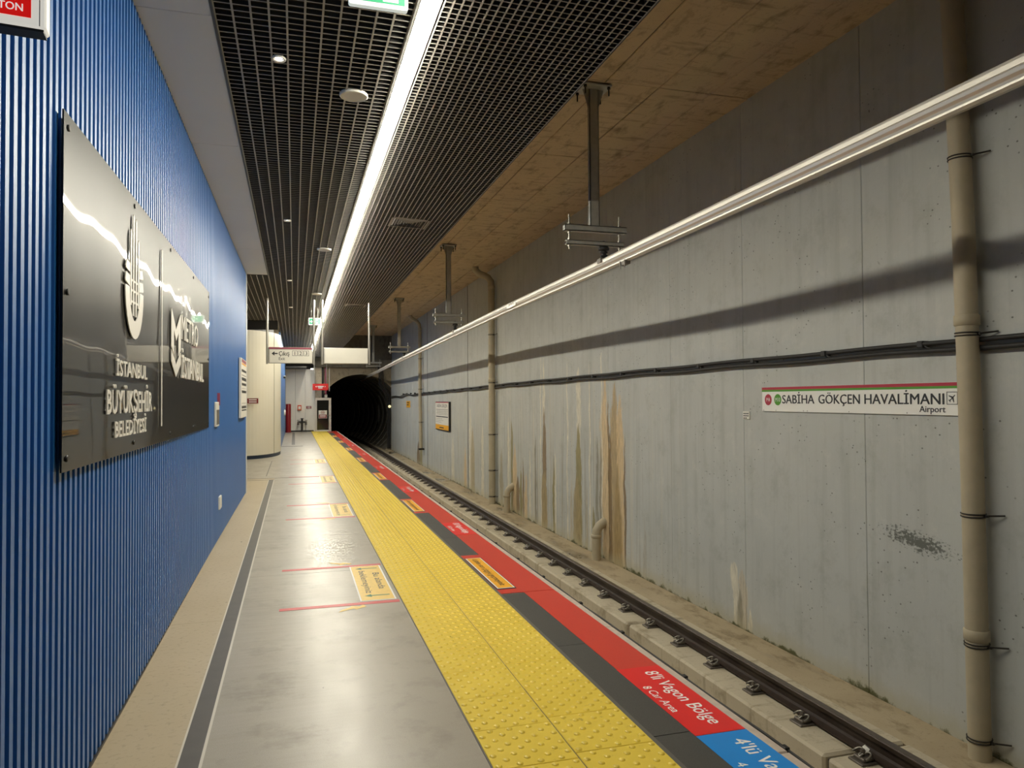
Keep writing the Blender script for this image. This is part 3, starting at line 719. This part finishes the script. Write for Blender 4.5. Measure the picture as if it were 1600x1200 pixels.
pb = thing('line_map_board', (5.07, 26.0, .57), 'white and yellow information board hanging on the wall before the thin far pipe', 'board')
MB().cbox(5.03, 5.095, 24.78, 27.30, .56, 1.58, .01).build('case', 'black', pb)
wplate('poster', 'paper', 27.27, 24.86, .76, 1.54, pb, 5.0295); wplate('red_header', 'linered', 27.27, 24.86, 1.54, 1.57, pb, 5.0295); wplate('yellow_footer', 'amber', 27.27, 24.86, .59, .76, pb, 5.0295)
text('SABİHA GÖKÇEN', 'heading', 'print', pb, (5.028, 27.0, 1.38), -UY, UZ, 1.9, .11, 'L', 0, .01, 2)
for z_, t_, w_ in ((1.30, .012, 2.2), (1.24, .006, 2.2), (1.18, .006, 2.1), (1.12, .006, 2.2), (1.03, .035, 2.2), (.97, .008, 1.2), (.91, .008, 1.4), (.85, .008, 1.0)):
    wplate('printed_line', 'print', 27.15, 27.15 - w_, z_, z_ + t_, pb, 5.028)
for k in range(8): wplate('printed_line', 'joint', 26.9 - k * .26, 26.87 - k * .26, 1.12, 1.29, pb, 5.028)
wplate('footer_text', 'print', 26.5, 25.7, .64, .68, pb, 5.028)

yp = thing('kilometre_plate', (5.09, 34.5, 1.30), 'small yellow plate with black marks on the wall near the tunnel mouth', 'plate')
MB().cbox(5.08, 5.1, 34.0, 35.1, 1.30, 1.60, .004).build('plate', 'amber', yp)
wplate('printed_mark', 'print', 34.95, 34.2, 1.50, 1.54, yp); wplate('printed_mark', 'print', 34.95, 34.3, 1.40, 1.44, yp)
tl = thing('tunnel_lamp', (5.0, YF - .08, 1.2), 'small round pale yellow lamp at the right edge of the tunnel mouth', 'lamp')
MB().lathe([(.10, 0), (.10, .08), (.07, .10)], (5.0, YF + .02, 1.30), 16, (0, -1, 0)).build('housing', 'cast', tl)
MB().lathe([(.075, .10), (.05, .13), (.0, .14)], (5.0, YF + .02, 1.30), 16, (0, -1, 0)).build('lens', 'amber_lens', tl)

# ------------------------------------------------------------------ black name panel on the blue wall
PX = -.832
pn = thing('name_panel', (PX, 5.7, 1.38), 'large glossy black panel with raised silver lettering bolted to the blue ribbed wall', 'sign')
def wav(y, z): return .20 * (.0016 * math.sin(y * 6.9 + 1.1 * math.sin(z * 2.3)) + .0013 * math.sin(y * 3.3 + z * 1.7 + .6) + .0006 * math.sin(y * 15 + z * 4))
b = MB(); NY, NZ = 110, 24; ya, yb, za, zb2 = 3.135, 8.10, 1.385, 2.755
vs = [(PX + wav(ya + (yb - ya) * i / NY, za + (zb2 - za) * j / NZ), ya + (yb - ya) * i / NY, za + (zb2 - za) * j / NZ) for i in range(NY + 1) for j in range(NZ + 1)]
b.add(vs, [(i * (NZ + 1) + j, (i + 1) * (NZ + 1) + j, (i + 1) * (NZ + 1) + j + 1, i * (NZ + 1) + j + 1) for i in range(NY) for j in range(NZ)], True)
b.box(PX - .006, PX - .002, ya, yb, za, zb2); b.build('panel', 'acrylic', pn)
for y_, z_ in [(3.19, 2.70), (4.42, 2.71), (5.64, 2.71), (6.86, 2.71), (8.03, 2.70), (3.19, 2.07), (8.03, 2.07), (3.19, 1.435), (4.42, 1.43), (5.64, 1.43), (6.86, 1.43), (8.03, 1.435)]:
    b = MB(); b.lathe([(.013, 0), (.013, .004), (.009, .006)], (PX + .001, y_, z_), 14, (1, 0, 0)); p = b.build('bolt', 'black', pn)
lx = PX + .005
pt = lambda body, yc, z, w, cap: text(body, 'lettering', 'brushed_letter', pn, (lx, yc, z), UY, UZ, w, cap, 'C', .006, .012, 2)
pt('İSTANBUL', 4.36, 1.778, .78, .076); pt('BÜYÜKŞEHİR', 4.345, 1.594, 1.12, .112); pt('BELEDİYESİ', 4.34, 1.478, .78, .076)
MB().cbox(lx, lx + .005, 5.240, 5.266, 1.49, 2.635, .001).build('divider_bar', 'brushed_letter', pn)
em = MB(); E0 = Vector((lx, 4.395, 1.985)); EW, EH, ED = .235, .665, .005
def ep(poly, d=ED): em.prism([(p[0] * EW, p[1] * EH) for p in poly], E0, UY, UZ, d)
arc = lambda rx, ry, n=15: [(rx * math.cos(math.pi + math.pi * k / n), .40 + ry * math.sin(math.pi + math.pi * k / n)) for k in range(n + 1)]
outer, inner = arc(1.0, .40), arc(.56, .255)
for k in range(15): ep([outer[k], outer[k + 1], inner[k + 1], inner[k]])
ii = arc(.44, .215)
for u0, u1, top in ((-.47, -.35, .865), (-.205, -.085, 1.0), (.085, .205, .985), (.35, .47, .83)):
    um = (u0 + u1) / 2; lowz = .40 - .225 * math.sqrt(max(0, 1 - (um / .52) ** 2)); ep([(u0, lowz), (u1, lowz), (u1, top - .03), (um, top), (u0, top - .03)])
for z_ in (.455, .375, .285): ep([(-.46, z_), (.46, z_), (.46, z_ + .018), (-.46, z_ + .018)], ED * .8)
for sx in (-1, 1):
    ep([(sx * .52, .405), (sx * .98, .425), (sx * 1.0, .44), (sx * .92, .50), (sx * .52, .49)]); ep([(sx * .52, .515), (sx * .94, .53), (sx * .96, .545), (sx * .84, .60), (sx * .52, .585)])
em.build('emblem', 'brushed_letter', pn)
em = MB(); E0 = Vector((lx, 5.64, 2.03)); EW, EH = .44, .275
ep([(0, .02), (0, 1), (.5, .50), (1, 1), (1, .02), (.76, -.16), (.76, .47), (.5, .22), (.24, .47), (.24, -.16)])
E0 = Vector((lx, 5.64, 1.825)); EH = .19
ep([(0, 1), (0, .55), (.48, 0), (1, .55), (1, 1), (.5, .46)]); em.build('logo_mark', 'brushed_letter', pn)
text('METRO', 'lettering', 'brushed_letter', pn, (lx, 6.12, 2.125), UY, UZ, 1.0, .19, 'L', .006, 0, 2)
text('İSTANBUL', 'lettering', 'brushed_letter', pn, (lx, 6.10, 1.83), UY, UZ, 1.40, .165, 'L', .012, .004, 2)

pn.scale = (1, 1.036, 1.036); pn.location = (-.863, 5.7 * 1.036, 1.65 - .27 * 1.036)      # as measured on the wall
# sign box at the top left, lettered on its near face
eb = thing('emergency_sign_box', (-.556, 1.95, 2.5), 'cream box with a red lettered face at the top left, on the blue wall', 'sign')
MB().cbox(-.862, -.556, 1.95, 2.0, 2.520, 2.86, .004).build('box', 'glow_white', eb)  # brightened by an added glow, no lamp inside
MB().box(-.862, -.562, 1.956, 2.0, 2.514, 2.521).build('underside', 'black', eb)
MB().box(-.84, -.586, 1.9485, 1.9498, 2.540, 2.75).build('red_face', 'glow_red', eb)
MB().box(-.570, -.568, 1.9488, 1.951, 2.524, 2.86).build('frame_line', 'printwhite', eb)
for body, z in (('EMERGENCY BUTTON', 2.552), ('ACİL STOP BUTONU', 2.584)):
    text(body, 'lettering', 'glow_letter', eb, (-.602, 1.9478, z), UX, UZ, .225, .0175, 'R', 0, .02)

eb.rotation_euler.z = .12
# small things further along the blue wall
fb = thing('call_box', (-.857, 9.16, 1.36), 'narrow grey box with a pink flag sign on the blue wall after the black panel', 'box')
MB().cbox(-.868, -.846, 8.98, 9.34, 1.36, 1.64, .004).build('case', 'white', fb); MB().box(-.8458, -.8445, 9.02, 9.32, 1.38, 1.55).build('door_face', 'joint', fb); MB().cbox(-.868, -.836, 9.30, 9.32, 1.60, 1.745, .002).build('flag_sign', 'mag', fb)
so = thing('wall_socket', (-.86, 9.55, .36), 'small white socket low on the blue ribbed wall', 'socket')
MB().cbox(-.87, -.846, 9.45, 9.68, .36, .51, .005).build('case', 'white', so); MB().box(-.8458, -.845, 9.51, 9.61, .39, .47).build('cover', 'paper', so)
po = thing('notice_board', (-.80, 13.0, 1.38), 'tall white notice board with printed blocks at the end of the blue wall', 'board')
MB().cbox(-.836, -.800, 12.38, 13.66, 1.38, 2.335, .004).build('board', 'paper', po)
for za, zb, m_ in ((2.27, 2.32, 'mag'), (2.235, 2.26, 'amber'), (2.12, 2.16, 'print'), (2.06, 2.07, 'joint'), (1.98, 2.03, 'print'), (1.90, 1.94, 'print'), (1.85, 1.855, 'joint'), (1.78, 1.82, 'print'), (1.61, 1.615, 'joint'), (1.53, 1.57, 'print'), (1.49, 1.51, 'print')):
    MB().box(-.7995, -.7985, 12.5, 13.58, za, zb).build('printed_line', m_, po)

# ------------------------------------------------------------------ things in the grille ceiling
def exit_sign(x, y, z, left, label):
    r = thing('exit_sign', (x, y, z), label, 'sign', 'hanging exit signs')
    W, H = .285, .175; x0, x1 = x - W / 2, x + W / 2
    b = MB()
    rr = .012; pl = []
    for cx_, cz_, a0 in ((x1 - rr, z + rr, -90), (x1 - rr, z + H - rr, 0), (x0 + rr, z + H - rr, 90), (x0 + rr, z + rr, 180)):
        pl += [(cx_ + rr * math.cos(math.radians(a0 + k * 30)) , cz_ + rr * math.sin(math.radians(a0 + k * 30))) for k in range(4)]
    b.prism(pl, (0, y + .02, 0), UX, UZ, .03); b.build('case', 'exit_white', r)
    f = y - .0105
    g = MB().box(x0 + .018, x1 - .016, f - .0008, f, z + .022, z + H - .02).build('green_face', 'exit_green', r)
    f -= .0008
    def pic(poly, m, nm): MB().prism(poly, (x, f, z), UX, UZ, .0008).build(nm, m, g)
    if left: pic([(-.11, .085), (-.07, .125), (-.07, .10), (-.03, .10), (-.03, .07), (-.07, .07), (-.07, .045)], 'exit_white', 'arrow')
    else: pic([(-.065, .038), (-.032, .075), (-.052, .075), (-.052, .145), (-.078, .145), (-.078, .075), (-.098, .075)], 'exit_white', 'arrow')
    pic([(.02, .03), (.095, .03), (.095, .145), (.02, .145)], 'exit_white', 'doorway')
    f -= .0008
    pic([(.030, .046), (.041, .040), (.060, .072), (.072, .060), (.100, .052), (.102, .062), (.080, .070), (.068, .098), (.082, .092), (.092, .100), (.086, .106), (.062, .112), (.046, .096), (.052, .092), (.056, .094), (.052, .078)], 'exit_green', 'running_figure')
    MB().lathe([(.010, 0), (.010, .001)], (x + .070, f, z + .122), 12, (0, -1, 0)).build('figure_head', 'exit_green', g)
    for dx in (-.08, .08): MB().tube([(x + dx, y + .005, z + H - .002), (x + dx, y + .005, 3.95)], .005, 6).build('hanger', 'steel', r)
    return r
exit_sign(.392, 3.6, 3.552, False, 'green and white exit sign with down arrow at the top edge of the picture')
exit_sign(.48, 19.0, 3.52, True, 'small far green and white exit sign behind the hanging sign poles')
dl = None
for y, lab in ((5.18, 'nearest lit round downlight in the left ceiling grille'), (9.84, 'second small round downlight along the left ceiling grille'), (14.76, 'third small round downlight along the left ceiling grille, before the hanging sign'), (19.02, 'farthest small round downlight in the left grille, past the hanging sign')):
    if dl is None:
        dl = thing('downlight', (-.10, y, 3.94), lab, 'lamp', 'round downlights in the left grille')
        MB().lathe([(.030, .03), (.032, .0), (.044, -.006), (.047, .0), (.047, .01)], (-.10, y, 3.944), 20).build('trim_ring', 'white', dl)
        MB().lathe([(.030, 0), (.024, -.004), (.001, -.006)], (-.10, y, 3.956), 16).build('lens', 'spot', dl)
    else: copy_tree(dl, None, (-.085, y, 3.94), lab)
sk = None
for x_, y, lab in ((.43, 5.66, 'nearest round white ceiling speaker in the left grille'), (.435, 11.6, 'second round white ceiling speaker along the left grille'), (.46, 16.5, 'third round white ceiling speaker, just before the hanging sign poles'), (.46, 21.9, 'farthest round white ceiling speaker, past the far exit sign')):
    if sk is None:
        sk = thing('ceiling_speaker', (x_, y, 3.94), lab, 'speaker', 'round ceiling speakers')
        MB().lathe([(.106, .012), (.106, -.006), (.098, -.012), (.090, -.006)], (x_, y, 3.946), 28).build('rim', 'white', sk)
        MB().lathe([(.092, 0), (.06, -.004), (.001, -.006)], (x_, y, 3.943), 28).build('mesh_cover', 'soffit', sk)
    else: copy_tree(sk, None, (x_, y, 3.94), lab)
def vent(xc, yc, label):
    r = thing('ceiling_vent', (xc, yc, 3.87), label, 'vent', 'square vents in the right grille'); zf = lambda x_: 3.948 - .0393 * (x_ - .835) - .006
    def sq(q0, q1, dz0, dz1, nm, m):
        o = [(-q0, -q0), (q0, -q0), (q0, q0), (-q0, q0)]; i_ = [(-q1, -q1), (q1, -q1), (q1, q1), (-q1, q1)]; b = MB()
        for k in range(4):
            p, q_, t_, u_ = o[k], o[(k + 1) % 4], i_[(k + 1) % 4], i_[k]
            b.add([(xc + p[0], yc + p[1], zf(xc + p[0]) + dz0), (xc + q_[0], yc + q_[1], zf(xc + q_[0]) + dz0), (xc + t_[0], yc + t_[1], zf(xc + t_[0]) + dz1), (xc + u_[0], yc + u_[1], zf(xc + u_[0]) + dz1)], [(0, 1, 2, 3)])
        return b.build(nm, m, r)
    sq(.24, .215, 0, .0, 'frame', 'pale_edge'); sq(.24, .24, 0, .03, 'frame_side', 'pale_edge') if False else None
    for k in range(6): sq(.212 - k * .033, .188 - k * .033, .022, .0, 'louver', 'pale_edge')
    MB().box(xc - .22, xc + .22, yc - .22, yc + .22, zf(xc) + .06, zf(xc) + .065).build('backing', 'black', r)
vent(1.41, 9.50, 'square louvred air vent in the right ceiling grille, nearest one'); vent(1.40, 18.1, 'square louvred air vent far along the right grille, above the blank sign')

def hang(x0, x1, y, label):
    r = thing('hanging_sign', ((x0 + x1) / 2, y, 2.48), label, 'sign')
    for xx in (x0, x1): MB().tube([(xx, y, 2.475), (xx, y, 3.965)], .026, 14).build('pole', 'poles', r)
    MB().cbox(x0 + .03, x1 - .03, y - .05, y + .05, 2.49, 2.855, .006).build('sign_case', 'steel', r)
    MB().box(x0 + .055, x1 - .04, y - .0515, y - .05, 2.505, 2.80 if x0 < 0 else 2.845).build('face', 'white', r)
    return r
h1 = hang(-.585, .425, 17.5, 'hanging cream exit sign with black arrow, lettering and numbers below a magenta band'); h2 = hang(.61, 1.67, 17.5, 'blank cream hanging sign between two poles above the platform edge')
fy = 17.4475
MB().box(-.55, .39, fy - .001, fy + .002, 2.81, 2.85).build('magenta_band', 'mag', h1)
MB().prism([(0, .045), (.055, .09), (.07, .075), (.052, .058), (.13, .058), (.13, .032), (.052, .032), (.07, .015), (.055, 0)], (-.49, fy, 2.665), UX, UZ, .001).build('arrow', 'print', h1)
text('Çıkış', 'lettering', 'print', h1, (-.335, fy - .001, 2.665), UX, UZ, .225, .095, 'L', 0, .02); text('Exit', 'lettering', 'print', h1, (-.335, fy - .001, 2.565), UX, UZ, .13, .062, 'L', 0, .01)
for k in range(3):
    xx = -.045 + k * .125; b = MB()
    for (a, c, e, g) in ((0, .11, 0, .008), (0, .11, .112, .12), (0, .008, 0, .12), (.102, .11, 0, .12)): b.box(xx + a, xx + c, fy - .001, fy, 2.66 + e, 2.66 + g)
    p = b.build('number_frame', 'print', h1); text(str(k + 1), 'number', 'print', p, (xx + .055, fy - .001, 2.68), UX, UZ, None, .078, 'C', 0, .02)

# ------------------------------------------------------------------ column, far end things
cl = thing('clad_column', (-1.45, 24.2, 0), 'big rounded cream clad column with dark joints and a navy foot, left', 'column')
CX, CY, CA, CB = -1.45, 24.25, 1.045, 2.08
def ell(t, s=1.0): return (CX + CA * s * math.cos(t), CY + CB * s * math.sin(t))
cuts = [math.radians(q) for q in (-120, -33.5, 20, 80, 130, 180, 240)]
MB().add([(*ell(2 * math.pi * k / 48, .985), z) for z in (.0, 3.64) for k in range(48)], [(k, (k + 1) % 48, 48 + (k + 1) % 48, 48 + k) for k in range(48)] + [tuple(range(48, 96))], True).build('core', 'black', cl)
for a, c in zip(cuts[:-1], cuts[1:]):
    n = max(6, int((c - a) / .09)); a += .010; c -= .010; b = MB()
    q = [ell(a + (c - a) * k / n) for k in range(n + 1)]; qi = [ell(a + (c - a) * k / n, .975) for k in range(n + 1)]; loop = q + qi[::-1]; m_ = len(loop)
    b.add([(*p, .10) for p in loop] + [(*p, 3.66) for p in loop], [(i, (i + 1) % m_, (i + 1) % m_ + m_, i + m_) for i in range(m_)])
    b.add([(*p, z) for z in (.10, 3.66) for p in loop], [(k, k + 1, m_ - 2 - k, m_ - 1 - k) for k in range(n)] + [(m_ + k, m_ + k + 1, 2 * m_ - 2 - k, 2 * m_ - 1 - k) for k in range(n)])
    b.build('cladding_panel', 'cream', cl)
MB().add([(*ell(2 * math.pi * k / 48, .992), z) for z in (.0, .10) for k in range(48)], [(k, (k + 1) % 48, 48 + (k + 1) % 48, 48 + k) for k in range(48)], True).build('skirting', 'darkblue', cl)
MB().add([(*ell(2 * math.pi * k / 32, .8), z) for z in (3.6, 3.96) for k in range(32)], [(k, (k + 1) % 32, 32 + (k + 1) % 32, 32 + k) for k in range(32)], True).build('neck', 'black', cl)
rs = thing('fire_hose_sign', (-1.12, 22.13, 1.56), 'small red sign with white lettering on the cream column', 'sign')
MB().cbox(-1.285, -.965, 22.135, 22.165, 1.565, 1.735, .003).build('border', 'white', rs); MB().box(-1.27, -.98, 22.131, 22.135, 1.58, 1.72).build('red_face', 'darkred', rs)
for z_ in (1.665, 1.605): MB().box(-1.23, -1.02, 22.129, 22.131, z_, z_ + .03).build('printed_line', 'printwhite', rs)

st = thing('standpipe', (-.32, 40.4, 0), 'dark red upright standpipe in the corner by the blue far wall', 'pipe')
MB().lathe([(.13, 0), (.13, 1.46), (.12, 1.48), (.0, 1.485)], (-.30, 40.4, 0), 20).build('pipe_body', 'darkred', st); MB().lathe([(.15, 0), (.15, .03)], (-.30, 40.4, 0), 20).build('foot_flange', 'darkred', st)
ab = thing('alarm_box', (.26, YF - .06, 1.13), 'small orange red alarm box on the white end wall', 'box')
MB().cbox(.16, .36, YF - .12, YF - .001, 1.14, 1.41, .008).build('case', 'orange', ab); MB().box(.20, .32, YF - .123, YF - .12, 1.20, 1.35).build('cover', 'paper', ab)
rp_ = thing('rule_plate', (.74, YF - .01, 1.19), 'small red plate with white lines on the end wall, right of the alarm box', 'plate')
MB().cbox(.585, .885, YF - .02, YF - .001, 1.195, 1.375, .003).build('plate', 'white', rp_); MB().box(.605, .865, YF - .022, YF - .02, 1.215, 1.355).build('red_face', 'darkred', rp_)
for z_ in (1.30, 1.25): MB().box(.65, .82, YF - .024, YF - .022, z_, z_ + .02).build('printed_line', 'printwhite', rp_)
hv = thing('hydrant_valve', (.39, YF - .2, 0), 'dark twin outlet hydrant standing against the white end wall', 'hydrant')
MB().tube([(.39, YF - .15, 0), (.39, YF - .15, .70)], .055, 12).build('riser', 'clamp', hv)
MB().tube([(.18, YF - .15, .52), (.60, YF - .15, .52)], .045, 10).build('manifold', 'clamp', hv)
for xx in (.19, .59):
    b = MB(); b.tube([(xx, YF - .15, .52), (xx, YF - .30, .50), (xx, YF - .36, .42)], .045, 10).lathe([(.06, 0), (.06, .03)], (xx, YF - .36, .38), 12); b.build('outlet', 'cast', hv)
    MB().lathe([(.07, 0), (.07, .02)], (xx, YF - .15, .60), 12).build('hand_wheel', 'clamp', hv)
MB().lathe([(.09, 0), (.09, .02)], (.39, YF - .15, .70), 12).build('hand_wheel', 'clamp', hv)

dr = struct('door_1', (1.46, YF - .2, 0)); dy = YF - .22
MB().cbox(1.055, 1.15, dy - .03, dy + .03, 0, 1.79, .005).build('frame_post', 'alu', dr); MB().cbox(1.755, 1.885, dy - .03, dy + .03, 0, 1.79, .005).build('frame_post', 'alu', dr)
MB().cbox(1.15, 1.755, dy - .03, dy + .03, 1.66, 1.79, .005).build('frame_head', 'alu', dr); MB().cbox(1.15, 1.755, dy - .03, dy + .03, 0, .08, .005).build('frame_foot', 'white', dr)
MB().box(1.15, 1.755, dy - .006, dy + .006, .08, 1.66).build('pane', 'glass', dr)
hd = MB(); hd.tube([(1.79, dy - .03, .86), (1.79, dy - .10, .86), (1.70, dy - .10, .86)], .022, 8); hd.build('handle', 'poles', dr)
sk_ = MB().box(1.235, 1.665, dy - .010, dy - .006, .70, 1.12).build('warning_sticker', 'white', dr)
MB().box(1.25, 1.65, dy - .0125, dy - .010, .715, .90).build('red_block', 'darkred', sk_)
b = MB(); b.tube([(1.45 + .09 * math.cos(2 * math.pi * k / 20), dy - .013, 1.01 + .075 * math.sin(2 * math.pi * k / 20)) for k in range(21)], .010, 6).box(1.39, 1.51, dy - .015, dy - .011, .995, 1.025); b.build('no_entry_ring', 'darkred', sk_)
for z_ in (.83, .76): MB().box(1.30, 1.60, dy - .014, dy - .0125, z_, z_ + .035).build('printed_line', 'printwhite', sk_)
MB().cbox(1.54, 1.68, dy - .04, dy + .06, 1.80, 1.96, .006).build('closer_box', 'white', dr)
er = thing('end_of_platform_sign', (1.31, 40.3, 2.19), 'bright red hanging sign with white lettering above the glass door', 'sign')
MB().cbox(.915, 1.715, 40.27, 40.33, 2.19, 2.53, .005).build('panel', 'red', er)
MB().prism([(0, .04), (.05, .08), (.05, 0)], (1.06, 40.268, 2.34), UX, UZ, .001).build('arrow', 'printwhite', er); MB().prism([(.05, .04), (0, .08), (0, 0)], (1.53, 40.268, 2.34), UX, UZ, .001).build('arrow', 'printwhite', er)
for z_, a, c in ((2.36, 1.16, 1.48), (2.28, 1.20, 1.42)): MB().box(a, c, 40.267, 40.269, z_, z_ + .05).build('printed_line', 'printwhite', er)
for xx in (1.0, 1.63): MB().tube([(xx, 40.3, 2.53), (xx, 40.3, 3.96)], .012, 8).build('hanger', 'steel', er)
cc = thing('security_camera', (-.42, 33.4, 2.6), 'small white and black camera high on the far blue wall', 'camera')
MB().cbox(-.455, -.36, 33.2, 33.5, 2.60, 2.72, .01).build('body', 'white', cc); MB().lathe([(.05, 0), (.05, .06), (.03, .08)], (-.40, 33.2, 2.65), 12, (0, -1, 0)).build('lens_hood', 'black', cc)
hr = thing('alarm_bell', (-.43, 35.5, 1.0), 'small round red and white button unit on the far blue wall', 'button')
MB().lathe([(.13, 0), (.13, .05), (.10, .07)], (-.455, 35.5, 1.10), 16, (1, 0, 0)).build('ring', 'white', hr); MB().lathe([(.07, .07), (.05, .09)], (-.455, 35.5, 1.10), 16, (1, 0, 0)).build('button', 'darkred', hr)

# ------------------------------------------------------------------ floor decals
def fflat(par, nm, m_, x0, x1, y0, y1, z=.0022): return MB().box(x0, x1, y0, y1, z - .0012, z).build(nm, m_, par)
FT = lambda par, body, x_, ytop, ln, cap, mat, z=.0030, bold=.014: text(body, 'lettering', mat, par, (x_, ytop, z), -UY, UX, ln, cap, 'L', 0, bold)
def car_label(yt, film, n, label):
    r = thing('car_area_label', (2.0, yt - .46, .001), label, 'label', 'car area labels on the platform edge')
    fflat(r, 'film', film, 1.878, 2.156, yt - .925, yt, .003)
    a, c = (("'li" if n == 8 else "'lü"), n)
    FT(r, f"{n}{a} Vagon Bölge", 2.018, yt - .085, .745, .082, 'printwhite', .0038, .02); FT(r, f'{n} Car Area', 1.905, yt - .29, .36, .050, 'printwhite', .0038, .014)
car_label(4.185, 'redfilm', 8, 'bright red floor label reading 8 car area, nearest the camera'); car_label(3.255, 'bluefilm', 4, 'blue floor label reading 4 car area at the bottom edge')
for y_, lab in ((9.83, 'second red floor label, after the nearest yellow edge plate'), (14.2, 'third red floor label along the platform edge, by the midway wall pipe'), (18.85, 'fourth red floor label along the platform edge'), (23.6, 'fifth red floor label along the platform edge'), (28.3, 'sixth red floor label, far down the platform edge'), (33.0, 'farthest red floor label, near the tunnel mouth')):
    car_label(y_, 'redfilm', 8, lab)
ords = ['nearest', 'second', 'third', 'fourth', 'fifth', 'sixth', 'seventh']
for i, c in enumerate(PLATE_Y[:7]):
    r = thing('warning_plate', (1.76, c, .001), f'{ords[i]} orange yellow warning plate along the black strip, with one line of black lettering', 'plate', 'warning plates along the platform edge')
    fflat(r, 'backing', 'black', 1.684, 1.862, c - .665, c + .645, .0026); fflat(r, 'white_border', 'printwhite', 1.697, 1.855, c - .635, c + .635, .0036); fflat(r, 'amber_face', 'amber', 1.708, 1.846, c - .622, c + .622, .0044)  # black backing paints the dark shadow outline around the plate
    FT(r, 'Lütfen sarı çizgiyi geçmeyiniz', 1.752, c + .56, 1.10, .056, 'print', .0052, .03)
for i, yc in enumerate((6.88, 11.5, 16.05, 20.9)):
    w = ['nearest', 'second', 'third', 'farthest'][i]
    r = thing('queue_sign', (.66, yc, .001), f'{w} pale yellow no waiting floor sign with green arrows beside the yellow paving', 'sign', 'no waiting signs on the platform floor')
    fflat(r, 'white_border', 'printwhite', .52, .815, yc - .655, yc + .66, .0016); fflat(r, 'face', 'wornyellow', .533, .802, yc - .64, yc + .645, .0024)
    FT(r, 'Bu alanda', .712, yc + .33, .62, .060, 'print', .0030, .03); FT(r, 'beklemeyiniz', .590, yc + .43, .84, .060, 'print', .0030, .03)
    for yy_ in (yc + .535, yc - .50):
        MB().prism([(.57, yy_), (.625, yy_ + .045), (.625, yy_ + .012), (.775, yy_ + .010), (.775, yy_ - .012), (.625, yy_ - .012), (.625, yy_ - .045)], (0, 0, .0026), UX, UY, .0005).build('arrow', 'greenprint', r)
    for dy_, q in ((.69, 'far'), (-.72, 'near')):
        l_ = fflat(None, 'floor_tape', 'wornred', -.115, .83, yc + dy_ - .036, yc + dy_ + .036, .0016)
        tag(l_, f'red tape line across the platform on the {q} side of the {w} no waiting sign', 'tape', 'red tape lines on the platform floor')
    for sy in ((1, -1) if i < 2 else ()):
        y_ = yc + sy * .86
        pl = [(.33, y_ + sy * .06), (.45, y_ - sy * .01), (.47, y_ + sy * .02), (.555, y_ - sy * .045), (.53, y_ - sy * .10), (.50, y_ - sy * .06), (.44, y_ - sy * .085), (.42, y_ - sy * .045), (.36, y_ - sy * .0)]
        a_ = MB().prism(pl, (0, 0, .001), UX, UY, .001).build('floor_arrow', 'wornyellow')
        tag(a_, f'worn yellow arrow sticker on the {"far" if sy > 0 else "near"} side of the {w} no waiting sign', 'sticker', 'worn arrow stickers on the platform floor')
